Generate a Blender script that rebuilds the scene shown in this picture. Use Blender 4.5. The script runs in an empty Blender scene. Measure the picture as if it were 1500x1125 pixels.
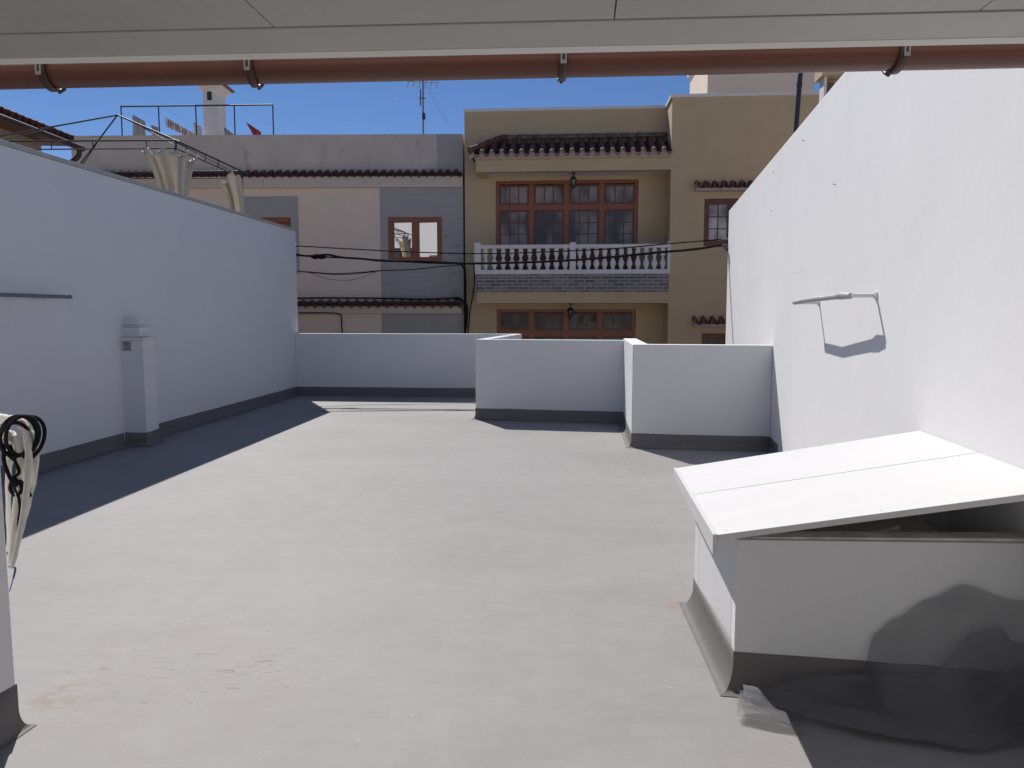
import bpy, math, random
from mathutils import Vector, Matrix
random.seed(7)
S = bpy.context.scene
COL = S.collection
R = math.radians
PI = math.pi

# ------------------------------------------------------------------ camera
CH = 1.6; FPX = 1091.0; PITCH = R(5.45)
cd = bpy.data.cameras.new("camera"); cam = bpy.data.objects.new("camera", cd); COL.objects.link(cam)
cd.sensor_fit = 'HORIZONTAL'; cd.sensor_width = 36; cd.lens = 36 * FPX / 1500
cam.location = (0, 0, CH); cam.rotation_euler = (R(90) - PITCH, 0, 0)
cd.clip_start = 0.02; cd.clip_end = 2000
S.camera = cam
CP, SP = math.cos(PITCH), math.sin(PITCH)

def ray(px, py):
    x = (px - 750) / FPX; y = (562.5 - py) / FPX
    return Vector((x, CP + y * SP, y * CP - SP))
def at_y(px, py, Y):                     # where the sight line meets the plane y = Y
    d = ray(px, py); return Vector((0, 0, CH)) + d * (Y / d.y)
def at_z(px, py, z):
    d = ray(px, py); return Vector((0, 0, CH)) + d * ((z - CH) / d.z)

# ------------------------------------------------------------------ mesh helpers
class MB:
    def __init__(s): s.v = []; s.f = []; s.sm = []
    def add(s, vs, fs, smooth=False):
        n = len(s.v); s.v += [Vector(p) for p in vs]
        for f in fs: s.f.append(tuple(i + n for i in f)); s.sm.append(smooth)
        return s
    def hexa(s, p):                      # 4 bottom, 4 top (ccw from above)
        return s.add(p, [(3, 2, 1, 0), (4, 5, 6, 7), (0, 1, 5, 4), (1, 2, 6, 5), (2, 3, 7, 6), (3, 0, 4, 7)])
    def box(s, x0, x1, y0, y1, z0, z1):
        return s.hexa([(x0, y0, z0), (x1, y0, z0), (x1, y1, z0), (x0, y1, z0), (x0, y0, z1), (x1, y0, z1), (x1, y1, z1), (x0, y1, z1)])
    def prism(s, poly, z0, z1):
        n = len(poly)
        zz0 = z0 if isinstance(z0, (list, tuple)) else [z0] * n
        zz1 = z1 if isinstance(z1, (list, tuple)) else [z1] * n
        a = sum(poly[i][0] * poly[(i + 1) % n][1] - poly[(i + 1) % n][0] * poly[i][1] for i in range(n))
        vs = [(p[0], p[1], z) for p, z in zip(poly, zz0)] + [(p[0], p[1], z) for p, z in zip(poly, zz1)]
        b = tuple(range(n)); t = tuple(range(n, 2 * n))
        fs = [tuple(reversed(b)), t] + [(i, (i + 1) % n, n + (i + 1) % n, n + i) for i in range(n)]
        if a < 0: fs = [tuple(reversed(f)) for f in fs]
        return s.add(vs, fs)
    def tube(s, path, r, n=8, cap=True, flat=None):
        path = [Vector(p) for p in path]; m = len(path)
        rr = r if isinstance(r, (list, tuple)) else [r] * m
        vs = []; up0 = None
        for i, p in enumerate(path):
            d = (path[min(i + 1, m - 1)] - path[max(i - 1, 0)])
            if d.length < 1e-9: d = Vector((0, 0, 1))
            d.normalize()
            if up0 is None:
                up0 = Vector((0, 0, 1)) if abs(d.z) < .9 else Vector((0, 1, 0))
            a = d.cross(up0)
            if a.length < 1e-4: a = d.cross(Vector((1, 0, 0)))
            a.normalize(); b = a.cross(d).normalized(); up0 = b
            for k in range(n):
                t = 2 * PI * k / n
                vs.append(p + (a * math.cos(t) + b * math.sin(t)) * rr[i])
        fs = []
        for i in range(m - 1):
            for k in range(n):
                k2 = (k + 1) % n
                fs.append((i * n + k, (i + 1) * n + k, (i + 1) * n + k2, i * n + k2))
        s.add(vs, fs, True)
        if cap:
            s.add(vs[:n], [tuple(range(n))]); s.add(vs[-n:], [tuple(reversed(range(n)))])
        return s
    def lathe(s, prof, c, n=12):
        vs = []; m = len(prof)
        for r, z in prof:
            for k in range(n):
                t = 2 * PI * k / n; vs.append((c[0] + r * math.cos(t), c[1] + r * math.sin(t), c[2] + z))
        fs = [(i * n + k, i * n + (k + 1) % n, (i + 1) * n + (k + 1) % n, (i + 1) * n + k) for i in range(m - 1) for k in range(n)]
        return s.add(vs, fs, True)
    def grid(s, P, smooth=True):         # P[i][j] points
        a, b = len(P), len(P[0])
        vs = [p for row in P for p in row]
        fs = [(i * b + j, i * b + j + 1, (i + 1) * b + j + 1, (i + 1) * b + j) for i in range(a - 1) for j in range(b - 1)]
        return s.add(vs, fs, smooth)

WLOC = {}
def build(mb, name, mat, parent=None, loc=None, bevel=0.0, solid=0.0, subd=0):
    w = WLOC[parent.name] if parent else Vector(loc or (0, 0, 0))
    me = bpy.data.meshes.new(name)
    me.from_pydata([v - w for v in mb.v], [], mb.f); me.update()
    me.polygons.foreach_set('use_smooth', mb.sm)
    me.materials.append(mat)
    o = bpy.data.objects.new(name, me); COL.objects.link(o)
    if parent: o.parent = parent
    else: o.location = w
    WLOC[o.name] = w
    if solid:
        m = o.modifiers.new('solid', 'SOLIDIFY'); m.thickness = solid; m.offset = 0
    if subd:
        m = o.modifiers.new('sub', 'SUBSURF'); m.levels = subd; m.render_levels = subd
    if bevel:
        m = o.modifiers.new('bevel', 'BEVEL'); m.width = bevel; m.segments = 2; m.limit_method = 'ANGLE'; m.angle_limit = R(40)
    return o
def tag(o, label=None, cat=None, group=None, kind=None):
    if label: o['label'] = label
    if cat: o['category'] = cat
    if group: o['group'] = group
    if kind: o['kind'] = kind
    return o
def thing(name, label, cat, loc=(0, 0, 0), group=None):
    o = bpy.data.objects.new(name, None); COL.objects.link(o); o.location = loc; o.empty_display_size = .2
    WLOC[o.name] = Vector(loc); return tag(o, label, cat, group)

def offset_poly(poly, d):                # offset to the left-hand side of the walking direction
    out = []; n = len(poly)
    for i in range(n):
        p = Vector(poly[i][:2])
        ns = []
        if i > 0: e = (p - Vector(poly[i - 1][:2])).normalized(); ns.append(Vector((-e.y, e.x)))
        if i < n - 1: e = (Vector(poly[i + 1][:2]) - p).normalized(); ns.append(Vector((-e.y, e.x)))
        if len(ns) == 1: out.append(p + ns[0] * d)
        else:
            m = (ns[0] + ns[1]).normalized(); out.append(p + m * d / max(.3, m.dot(ns[0])))
    return out
def cove(mb, poly, h=.17, flare=.055, start=.085):
    """painted skirting that turns into a rounded cove on to the floor; room side is on the left"""
    fine = []
    for (a, b) in zip(poly, poly[1:]):
        a, b = Vector(a[:2]), Vector(b[:2]); n = max(1, int((b - a).length / .12))
        fine += [tuple(a.lerp(b, k / n)) for k in range(n)]
    poly = fine + [tuple(poly[-1][:2])]
    jz = [random.uniform(-.0028, .0028) for _ in poly]
    prof = [(0.000, h), (.003, h), (.003, start)]
    for k in range(1, 8):
        a = k / 7 * PI / 2
        prof.append((.003 + flare * (1 - math.cos(a)), start - (start - .004) * math.sin(a)))
    prof.append((flare + .012, .003))
    cols = [offset_poly(poly, d) for d, z in prof]
    P = [[Vector((c[i].x, c[i].y, z + (jz[i] if q < 2 else 0))) for i in range(len(poly))] for q, (c, (d, z)) in enumerate(zip(cols, prof))]
    # split faces along the polyline so corners stay crisp
    for i in range(len(poly) - 1):
        mb.grid([[row[i + 1], row[i]] for row in P])
    return mb

# ------------------------------------------------------------------ materials
def newmat(name):
    m = bpy.data.materials.new(name); m.use_nodes = True
    nt = m.node_tree; nt.nodes.clear()
    out = nt.nodes.new('ShaderNodeOutputMaterial'); b = nt.nodes.new('ShaderNodeBsdfPrincipled')
    nt.links.new(b.outputs[0], out.inputs[0])
    return m, nt, b
class G:
    """tiny node graph helper"""
    def __init__(s, nt): s.nt = nt; s.L = nt.links
    def n(s, t, **k):
        x = s.nt.nodes.new(t)
        for a, v in k.items(): setattr(x, a, v)
        return x
    def pos(s, scale=(1, 1, 1), rot=(0, 0, 0)):
        g = s.n('ShaderNodeNewGeometry'); m = s.n('ShaderNodeMapping')
        m.inputs['Scale'].default_value = scale; m.inputs['Rotation'].default_value = rot
        s.L.new(g.outputs['Position'], m.inputs[0]); return m.outputs[0]
    def noise(s, vec, scale, detail=4, rough=.55, dist=0):
        x = s.n('ShaderNodeTexNoise'); x.inputs['Scale'].default_value = scale; x.inputs['Detail'].default_value = detail
        x.inputs['Roughness'].default_value = rough; x.inputs['Distortion'].default_value = dist
        s.L.new(vec, x.inputs['Vector']); return x.outputs[0]
    def ramp(s, fac, stops):
        x = s.n('ShaderNodeValToRGB'); e = x.color_ramp.elements
        e[0].position, e[0].color = stops[0][0], tuple(stops[0][1]) + (1,)
        e[1].position, e[1].color = stops[-1][0], tuple(stops[-1][1]) + (1,)
        for p, c in stops[1:-1]:
            q = e.new(p); q.color = tuple(c) + (1,)
        s.L.new(fac, x.inputs[0]); return x.outputs[0]
    def step(s, fac, a, b, v0=0, v1=1):
        x = s.n('ShaderNodeMapRange'); x.interpolation_type = 'SMOOTHSTEP'
        for i, v in zip((1, 2, 3, 4), (a, b, v0, v1)): x.inputs[i].default_value = v
        s.L.new(fac, x.inputs[0]); return x.outputs[0]
    def math(s, op, a, b=None):
        x = s.n('ShaderNodeMath', operation=op)
        for i, v in enumerate((a, b)):
            if v is None: continue
            if isinstance(v, (int, float)): x.inputs[i].default_value = v
            else: s.L.new(v, x.inputs[i])
        return x.outputs[0]
    def mix(s, fac, a, b, mode='MIX'):
        x = s.n('ShaderNodeMix', data_type='RGBA', blend_type=mode)
        for i, v in ((0, fac), (6, a), (7, b)):
            if isinstance(v, (int, float)): x.inputs[i].default_value = v
            elif isinstance(v, tuple): x.inputs[i].default_value = v + (1,)
            else: s.L.new(v, x.inputs[i])
        return x.outputs[2]
    def bump(s, h, strength, dist=.01, normal=None):
        x = s.n('ShaderNodeBump'); x.inputs['Strength'].default_value = strength; x.inputs['Distance'].default_value = dist
        s.L.new(h, x.inputs['Height'])
        if normal: s.L.new(normal, x.inputs['Normal'])
        return x.outputs[0]
    def dist(s, c):                      # distance of the shaded point from a place in the scene
        g = s.n('ShaderNodeNewGeometry'); v = s.n('ShaderNodeVectorMath', operation='DISTANCE')
        s.L.new(g.outputs['Position'], v.inputs[0]); v.inputs[1].default_value = c
        return v.outputs['Value']

def plain(name, col, rough=.6, var=.12, scale=6, bump=.0, bscale=60, metal=0, spec=.5, vscale=(1, 1, 1), dirt=None):
    m, nt, b = newmat(name); g = G(nt)
    p = g.pos(vscale)
    n = g.noise(p, scale, 5, .6)
    dark = tuple(c * (1 - var) for c in col); lite = tuple(min(1, c * (1 + var)) for c in col)
    c = g.ramp(n, [(.3, dark), (.7, lite)])
    if dirt:
        d = g.noise(g.pos((vscale[0], vscale[1], vscale[2] * .35)), scale * 1.7, 8, .7, .6)
        c = g.mix(g.step(d, dirt[1], dirt[1] + .12, 0, dirt[2]), c, dirt[0])
    nt.links.new(c, b.inputs['Base Color'])
    b.inputs['Roughness'].default_value = rough; b.inputs['Metallic'].default_value = metal
    b.inputs['Specular IOR Level'].default_value = spec
    if bump:
        nt.links.new(g.bump(g.noise(p, bscale, 6, .65), bump), b.inputs['Normal'])
    return m

def white_plaster(name, col=(.76, .76, .76), wav=.15, fine=.18):
    m, nt, b = newmat(name); g = G(nt)
    big = g.noise(g.pos(), .9, 4, .6); mid = g.noise(g.pos((1, 1, .45)), 5, 6, .65, .4)
    c = g.ramp(big, [(.3, tuple(x * .96 for x in col)), (.7, col)])
    c = g.mix(g.step(mid, .56, .75, 0, .35), c, tuple(x * .88 for x in col[:2]) + (col[2] * .90,))
    nt.links.new(c, b.inputs['Base Color']); b.inputs['Roughness'].default_value = .75
    b.inputs['Specular IOR Level'].default_value = .25
    h = g.math('ADD', g.math('MULTIPLY', g.noise(g.pos(), 2.2, 3, .5), 2.2), g.math('MULTIPLY', g.noise(g.pos((1, 1, .5)), 9, 4, .6, .5), .8))
    n1 = g.bump(h, wav, .02)
    n2 = g.bump(g.noise(g.pos((1, 1, .6)), 90, 5, .7), fine, .004, n1)
    nt.links.new(n2, b.inputs['Normal'])
    return m

def floor_material(name, base=(.305, .294, .284), deck=True):
    m, nt, b = newmat(name); g = G(nt)
    big = g.noise(g.pos((1, 1.6, 1), (0, 0, .3)), .55, 4, .6, .6)
    c = g.ramp(big, [(.3, tuple(x * .90 for x in base)), (.5, base), (.72, tuple(x * 1.07 for x in base))])
    brush = g.noise(g.pos((.6, 3.2, 1), (0, 0, .12)), 3.2, 7, .68, .5)
    c = g.mix(g.step(brush, .46, .72, 0, .28), c, tuple(x * .86 for x in base))
    brush2 = g.noise(g.pos((2.4, .5, 1), (0, 0, -.2)), 2.1, 6, .65, .7)
    c = g.mix(g.step(brush2, .52, .75, 0, .35), c, tuple(min(1, x * 1.13) for x in base))
    mot = g.noise(g.pos((1, 1.2, 1), (0, 0, .5)), 4.5, 9, .72, .9)
    c = g.mix(g.step(mot, .50, .66, 0, .30), c, tuple(x * .84 for x in base))
    c = g.mix(g.step(mot, .50, .36, 0, .25), c, tuple(x * 1.14 for x in base))
    grit = g.noise(g.pos(), 120, 4, .8)
    c = g.mix(g.step(grit, .45, .70, 0, .30), c, tuple(x * .78 for x in base))
    sweep = g.noise(g.pos((3.5, .55, 1), (0, 0, .25)), 1.6, 7, .7, .5)
    c = g.mix(g.step(sweep, .55, .70, 0, .30), c, tuple(x * .88 for x in base))
    speck = g.noise(g.pos(), 38, 3, .5)
    c = g.mix(g.step(speck, .70, .76, 0, .45), c, tuple(x * .6 for x in base))
    speck2 = g.noise(g.pos((1.0, 1.3, 1)), 27, 2, .5)
    c = g.mix(g.step(speck2, .745, .77, 0, .5), c, (.55, .54, .52))
    if deck:
        # scuffs: thin scratched streaks gathered in two worn patches
        scr = g.noise(g.pos((2.6, 13, 1), (0, 0, .10)), 2.6, 8, .75, 1.6)
        for centre, r, lim in (((-1.55, 3.35, 0), .75, .56), ((-1.1, 3.15, 0), .4, .58), ((.5, 3.6, 0), 1.3, .66), ((.6, 5.6, 0), 2.4, .67), ((-1.7, 4.6, 0), 1.0, .65), ((1.2, 5.2, 0), 1.0, .66)):
            k = g.math('MULTIPLY', g.step(scr, lim, lim + .06), g.step(g.dist(centre), r, r * .35))
            c = g.mix(g.math('MULTIPLY', k, .55), c, (.17, .125, .105))
        # faint reddish earth film round the worn patch and one rusty spot
        e = g.math('MULTIPLY', g.step(g.noise(g.pos((1, 2.2, 1)), 2.6, 5, .6, .8), .42, .66), g.step(g.dist((-1.45, 3.2, 0)), 1.15, .2))
        c = g.mix(g.math('MULTIPLY', e, .35), c, (.30, .265, .245))
        e = g.math('MULTIPLY', g.step(g.noise(g.pos((1, 1.6, 1)), 9, 5, .6, .8), .44, .62), g.step(g.dist((-1.88, 2.98, 0)), .22, .03))
        c = g.mix(g.math('MULTIPLY', e, .6), c, (.24, .17, .12))
        e = g.math('MULTIPLY', g.step(g.noise(g.pos(), 14, 5, .6, .8), .42, .6), g.step(g.dist((.93, 3.93, 0)), .16, .02))
        c = g.mix(g.math('MULTIPLY', e, .7), c, (.29, .22, .185))
    nt.links.new(c, b.inputs['Base Color'])
    b.inputs['Roughness'].default_value = .62; b.inputs['Specular IOR Level'].default_value = .25
    h = g.math('ADD', g.math('MULTIPLY', g.noise(g.pos((1, 1, 1)), 1.2, 4, .55, .5), 3), g.math('MULTIPLY', brush, .9))
    n1 = g.bump(h, .25, .02)
    n2 = g.bump(g.noise(g.pos(), 70, 6, .7), .25, .004, n1)
    nt.links.new(n2, b.inputs['Normal'])
    return m

M = {}
M['white'] = white_plaster('white_masonry_paint')
M['white_rough'] = white_plaster('white_rough_render', (.81, .805, .80), .09, .16)
M['floor'] = floor_material('grey_floor_paint')
M['skirt'] = floor_material('grey_skirting_paint', (.170, .160, .155), False)
M['coping'] = plain('grey_coping', (.42, .41, .40), .6, .15, 5, .2)
M['lid'] = plain('white_painted_board', (.64, .63, .625), .6, .02, 3, .12, 120, vscale=(.3, 3, 1))
M['wood_raw'] = plain('weathered_board_edge', (.62, .57, .50), .8, .3, 9, .2)
M['inner'] = plain('pinkish_board', (.66, .55, .48), .8, .1, 6)
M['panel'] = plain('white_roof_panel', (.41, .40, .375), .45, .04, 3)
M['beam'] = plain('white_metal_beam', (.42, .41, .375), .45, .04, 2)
M['lip'] = plain('white_drip_edge', (.86, .84, .80), .4, .03, 2)
M['gutter'] = plain('brown_plastic_gutter', (.120, .040, .027), .38, .1, 2, spec=.5)
M['clip'] = plain('dark_brown_plastic', (.06, .026, .02), .4, .1, 8)
M['steel'] = plain('galvanised_steel', (.20, .20, .18), .5, .1, 30, metal=.3)
M['greypipe'] = plain('dark_grey_tube', (.17, .17, .175), .5, .1, 8)
M['alu'] = plain('dull_aluminium', (.42, .43, .43), .45, .1, 8, metal=.3)
M['whitemetal'] = plain('white_painted_metal', (.72, .72, .72), .4, .05, 8)
M['iron'] = plain('black_iron', (.03, .03, .032), .5, .1, 8)
M['cable'] = plain('black_cable', (.018, .017, .017), .8, .1, 8, spec=.1)
M['curtain'] = plain('cream_canvas', (.54, .48, .37), .85, .08, 7, .3, 150)
M['canvas'] = plain('white_canvas', (.74, .71, .64), .85, .10, 22, .4, 160, dirt=((.35, .31, .26), .60, .5))
M['blue'] = plain('blue_cord', (.05, .10, .20), .7, .1, 20)
M['ochre'] = plain('ochre_render', (.55, .405, .245), .85, .04, 1.2, .3, 40, dirt=((.42, .315, .21), .57, .3))
M['beige'] = plain('grey_beige_render', (.42, .37, .30), .9, .06, 2, .3)
M['pinkwall'] = plain('pale_pink_render', (.80, .655, .525), .85, .04, 1.5, .3, 40, dirt=((.54, .45, .40), .64, .3))
M['parapet_grey'] = plain('stained_grey_render', (.60, .515, .435), .9, .08, 1.6, .4, 30, dirt=((.30, .27, .255), .55, .5))
M['fascia'] = plain('peeling_pink_fascia', (.64, .53, .45), .85, .06, 6, .3, 30, dirt=((.06, .055, .05), .60, .9))
M['trimgrey'] = plain('grey_window_surround', (.40, .375, .355), .85, .06, 3, .3, 30)
M['palewhite'] = plain('weathered_white_paint', (.74, .68, .64), .7, .06, 3, .2, 40)
M['mortar'] = plain('pinkish_mortar', (.46, .35, .31), .9, .1, 12, .3, 40)
M['tile'] = plain('clay_barrel_tile', (.16, .070, .052), .85, .35, 9, .4, 50, dirt=((.05, .042, .036), .52, .75))
M['tilebed'] = plain('dark_tile_bedding', (.10, .06, .05), .95, .3, 12)
M['tilered'] = plain('newer_clay_tile', (.20, .085, .065), .85, .25, 9, .4, 50)
M['tilegrey'] = plain('lichen_grey_tile', (.19, .15, .105), .9, .3, 7, .5, 40, dirt=((.05, .045, .04), .5, .8))
M['wood'] = plain('varnished_brown_wood', (.28, .088, .038), .42, .25, 5, .1, 60, vscale=(6, 6, .7))
M['wooddark'] = plain('dark_varnished_wood', (.14, .043, .022), .42, .25, 5, .1, 60, vscale=(6, 6, .7))
M['rust'] = plain('brown_shutter_paint', (.16, .07, .05), .6, .15, 5)
M['lantern'] = plain('black_lantern_metal', (.02, .02, .02), .5, .1, 8)
M['red'] = plain('red_cloth', (.45, .06, .06), .85, .1, 8)
M['greycloth'] = plain('grey_cloth', (.40, .37, .37), .85, .15, 8)
M['pinkcloth'] = plain('pale_pink_cloth', (.55, .42, .45), .85, .2, 20)
M['tan'] = plain('bounce_render', (.46, .465, .47), .9, .05, 2)  # neutral tone set for the light it throws back on the terrace
M['asphalt'] = plain('street_paving', (.24, .22, .20), .9, .2, 4, .4, 80)

def glass(name, col, rough=.03, mirror=0.0):
    m, nt, b = newmat(name); g = G(nt)
    n = g.noise(g.pos((1, 1, .4)), 4, 3)
    n = g.noise(g.pos((1, 1, .5)), 2.1, 2)
    nt.links.new(g.ramp(n, [(.40, tuple(x * .35 for x in col)), (.62, tuple(x * 1.1 for x in col))]), b.inputs['Base Color'])
    b.inputs['Roughness'].default_value = rough; b.inputs['Specular IOR Level'].default_value = .3
    if mirror:
        gl = g.n('ShaderNodeBsdfGlossy'); gl.inputs['Roughness'].default_value = .0; gl.inputs['Color'].default_value = (.9, .9, .9, 1)
        mx = g.n('ShaderNodeMixShader'); mx.inputs[0].default_value = mirror
        nt.links.new(b.outputs[0], mx.inputs[1]); nt.links.new(gl.outputs[0], mx.inputs[2])
        out = [x for x in nt.nodes if x.type == 'OUTPUT_MATERIAL'][0]; nt.links.new(mx.outputs[0], out.inputs[0])
    return m
M['glass_curtain'] = glass('glass_over_net_curtain', (.31, .245, .21))
M['glass_light'] = glass('glass_over_white_curtain', (.56, .53, .50))
M['glass_dark'] = glass('dark_glass', (.10, .085, .075))
M['glass_mirror'] = glass('reflecting_glass', (.05, .05, .05), .0, .55)
M['glass_lantern'] = glass('lantern_glass', (.30, .30, .28))

def block_material():                    # bare grey concrete blocks, thin joints
    m, nt, b = newmat('grey_blue_blockwork'); g = G(nt)
    geo = g.n('ShaderNodeNewGeometry'); sp = g.n('ShaderNodeSeparateXYZ'); cb = g.n('ShaderNodeCombineXYZ')
    nt.links.new(geo.outputs['Position'], sp.inputs[0]); nt.links.new(sp.outputs[0], cb.inputs[0]); nt.links.new(sp.outputs[2], cb.inputs[1])
    br = g.n('ShaderNodeTexBrick'); nt.links.new(cb.outputs[0], br.inputs['Vector'])
    br.inputs['Scale'].default_value = 1; br.inputs['Brick Width'].default_value = .9; br.inputs['Row Height'].default_value = .33
    br.inputs['Mortar Size'].default_value = .008; br.inputs['Mortar Smooth'].default_value = .6
    br.inputs['Color1'].default_value = (.40, .375, .355, 1); br.inputs['Color2'].default_value = (.425, .395, .37, 1); br.inputs['Mortar'].default_value = (.35, .325, .31, 1)
    n = g.noise(g.pos((1, 1, .5)), 2.3, 8, .7, .8)
    c = g.mix(g.step(n, .50, .72, 0, .55), br.outputs[0], (.29, .285, .33))
    n2 = g.noise(g.pos((1.3, 1, 2.4)), 3.3, 8, .75, .3)
    k = g.math('MULTIPLY', g.step(n2, .57, .62), g.step(g.dist((-1.35, 19.4, 3.2)), 1.5, .3))
    c = g.mix(g.math('MULTIPLY', k, .8), c, (.07, .07, .08))
    nt.links.new(c, b.inputs['Base Color']); b.inputs['Roughness'].default_value = .9
    nt.links.new(g.bump(g.noise(g.pos(), 30, 6, .7), .4), b.inputs['Normal'])
    return m
M['block'] = block_material()

def brick_material():                    # narrow grey slips with pale joints
    m, nt, b = newmat('grey_brick_slips'); g = G(nt)
    geo = g.n('ShaderNodeNewGeometry'); sp = g.n('ShaderNodeSeparateXYZ'); cb = g.n('ShaderNodeCombineXYZ')
    nt.links.new(geo.outputs['Position'], sp.inputs[0]); nt.links.new(sp.outputs[0], cb.inputs[0]); nt.links.new(sp.outputs[2], cb.inputs[1])
    br = g.n('ShaderNodeTexBrick'); nt.links.new(cb.outputs[0], br.inputs['Vector'])
    br.inputs['Scale'].default_value = 1; br.inputs['Brick Width'].default_value = .27; br.inputs['Row Height'].default_value = .083
    br.inputs['Mortar Size'].default_value = .007; br.inputs['Bias'].default_value = -.1
    br.inputs['Color1'].default_value = (.13, .12, .11, 1); br.inputs['Color2'].default_value = (.25, .225, .20, 1); br.inputs['Mortar'].default_value = (.50, .45, .40, 1)
    n = g.noise(g.pos(), 14, 5, .7)
    c = g.mix(g.step(n, .5, .75, 0, .5), br.outputs[0], (.27, .24, .22))
    nt.links.new(c, b.inputs['Base Color']); b.inputs['Roughness'].default_value = .85
    return m
M['brick'] = brick_material()

def net_material():
    m, nt, b = newmat('dark_shade_netting'); g = G(nt)
    b.inputs['Base Color'].default_value = (.17, .17, .18, 1); b.inputs['Roughness'].default_value = .6
    tr = g.n('ShaderNodeBsdfTransparent'); mx = g.n('ShaderNodeMixShader')
    f = g.step(g.noise(g.pos(), 3, 3), .3, .7, .38, .52)
    nt.links.new(f, mx.inputs[0]); nt.links.new(tr.outputs[0], mx.inputs[1]); nt.links.new(b.outputs[0], mx.inputs[2])
    out = [x for x in nt.nodes if x.type == 'OUTPUT_MATERIAL'][0]; nt.links.new(mx.outputs[0], out.inputs[0])
    return m
M['net'] = net_material()

# ------------------------------------------------------------------ light
SUN = Vector((-.385, .83, 1.0)).normalized()
sd = bpy.data.lights.new('sun', 'SUN'); sd.energy = 5.0; sd.angle = R(.5); sd.color = (1, .965, .92)
so = bpy.data.objects.new('sun', sd); COL.objects.link(so)
so.rotation_euler = SUN.to_track_quat('Z', 'Y').to_euler(); so.location = (0, 0, 12)
W = bpy.data.worlds.new("World"); S.world = W; W.use_nodes = True
nt = W.node_tree; nt.nodes.clear()
wo = nt.nodes.new('ShaderNodeOutputWorld'); bg = nt.nodes.new('ShaderNodeBackground'); sk = nt.nodes.new('ShaderNodeTexSky')
sk.sky_type = 'NISHITA'; sk.sun_disc = False
sk.sun_elevation = math.asin(SUN.z); sk.sun_rotation = math.atan2(SUN.x, SUN.y)
sk.air_density = 1.0; sk.dust_density = 0.0; sk.ozone_density = 5.0; sk.altitude = 1800
bg.inputs[1].default_value = .082
tint = nt.nodes.new('ShaderNodeMix'); tint.data_type = 'RGBA'; tint.blend_type = 'MULTIPLY'; tint.inputs[0].default_value = 1
tint.inputs[7].default_value = (1.01, .965, 1.065, 1)
hs = nt.nodes.new('ShaderNodeHueSaturation'); hs.inputs['Saturation'].default_value = 1.08
nt.links.new(sk.outputs[0], hs.inputs['Color']); nt.links.new(hs.outputs[0], tint.inputs[6]); nt.links.new(tint.outputs[2], bg.inputs[0]); nt.links.new(bg.outputs[0], wo.inputs[0])
S.view_settings.view_transform = 'Standard'; S.view_settings.look = 'None'; S.view_settings.gamma = 1; S.view_settings.exposure = -.07
S.render.engine = 'CYCLES'
S.render.resolution_x = 1024; S.render.resolution_y = 768

# ------------------------------------------------------------------ plan of the terrace
def LW(Y): return -5.364 + .0803 * Y                     # left wall, face to the terrace
def RW(Y):                                               # it opens very slightly towards the near end
    k = (6.5 - max(Y, 2.6)) / 3.9 if Y < 6.5 else 0
    return 3.0 + .1766 * (Y - 8.56) + .07 * k * k + (.036 * (2.6 - Y) if Y < 2.6 else 0)
#             # right wall, face to the terrace
NL = Vector((-.997, .08)); RD = Vector((.174, .985)); RN = Vector((.985, -.174))
BACK_L = (LW(14.45), 14.45); BACK_R = (.03, 14.08)
MID_L = (-.549, 11.15); MID_R = (1.62, 10.75)
RT_L = (1.427, 8.80); RT_R = (3.0, 8.56)
PH = 1.205; TH = .16

mb = MB().prism([(-5.9, -4), (RW(-4) + .1, -4), (RW(8.7) + .1, 8.66), (1.5, 8.9), (1.7, 10.85), (-.45, 11.22), (.1, 14.2), (LW(14.6) - .1, 14.6)], -.5, 0)
tag(build(mb, 'terrace_floor', M['floor']), kind='structure')
mb = MB().box(-150, 150, -60, 200, -7.2, -7.0)
tag(build(mb, 'street', M['asphalt']), kind='structure')

def smoothpath_(pp): return [at_z(x, y, .001) for x, y in pp]
# floor seam: a shallow raised ridge of paint across the back bay
tt = thing('floor_seam', 'thin raised dark seam across the sunlit floor in front of the back parapet', 'seam', (-2, 12.2, 0))
p0 = at_z(466, 602.5, .004); p1 = at_z(699, 601, .004)
pts = [p0.lerp(p1, k / 30) + Vector((0, random.uniform(-.012, .012), 0)) for k in range(31)]
mb = MB().tube(pts, [.004 + .004 * random.random() for _ in pts], 5)
build(mb, 'ridge', M['skirt'], tt)

tt = thing('floor_seam', 'faint raised line in the floor paint running towards the hatch corner', 'seam', (1.1, 5.5, 0))
pts = smoothpath_([(918, 662), (930, 690), (948, 740), (968, 790), (990, 835), (1004, 862)])
mb = MB().tube(pts, .0013, 5); build(mb, 'ridge', M['floor'], tt)

# ---- left boundary wall
w = thing('boundary_wall', 'tall white wall in shade along the left side of the terrace, with a thin grey coping', 'wall', (LW(9) - .1, 9, 0))
HL = 3.17
mb = MB().prism([(LW(-4), -4), (LW(14.63), 14.63), (LW(14.63) - .2, 14.63), (LW(-4) - .2, -4)], -.5, HL)
build(mb, 'wall_face', M['white'], w, bevel=.006)
mb = MB().prism([(LW(-4) + .02, -4), (LW(14.65) + .02, 14.65), (LW(14.65) - .22, 14.65), (LW(-4) - .22, -4)], HL + .001, HL + .045)
build(mb, 'coping', M['coping'], w, bevel=.006)
PY0, PY1, PX = 8.86, 9.17, -4.39                         # flue standing against the wall
mb = MB(); cove(mb, [(LW(14.45), 14.45), (LW(PY1 + .02), PY1 + .02)]); cove(mb, [(LW(PY0 - .02), PY0 - .02), (LW(-3.9), -3.9)])
build(mb, 'skirting', M['skirt'], w)

f = thing('wall_flue', 'short white masonry flue with a square vent hole and stepped cap against the left wall', 'chimney', (-4.5, 9.0, 0))
mb = MB()
xw = LW(9) - .05
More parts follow.
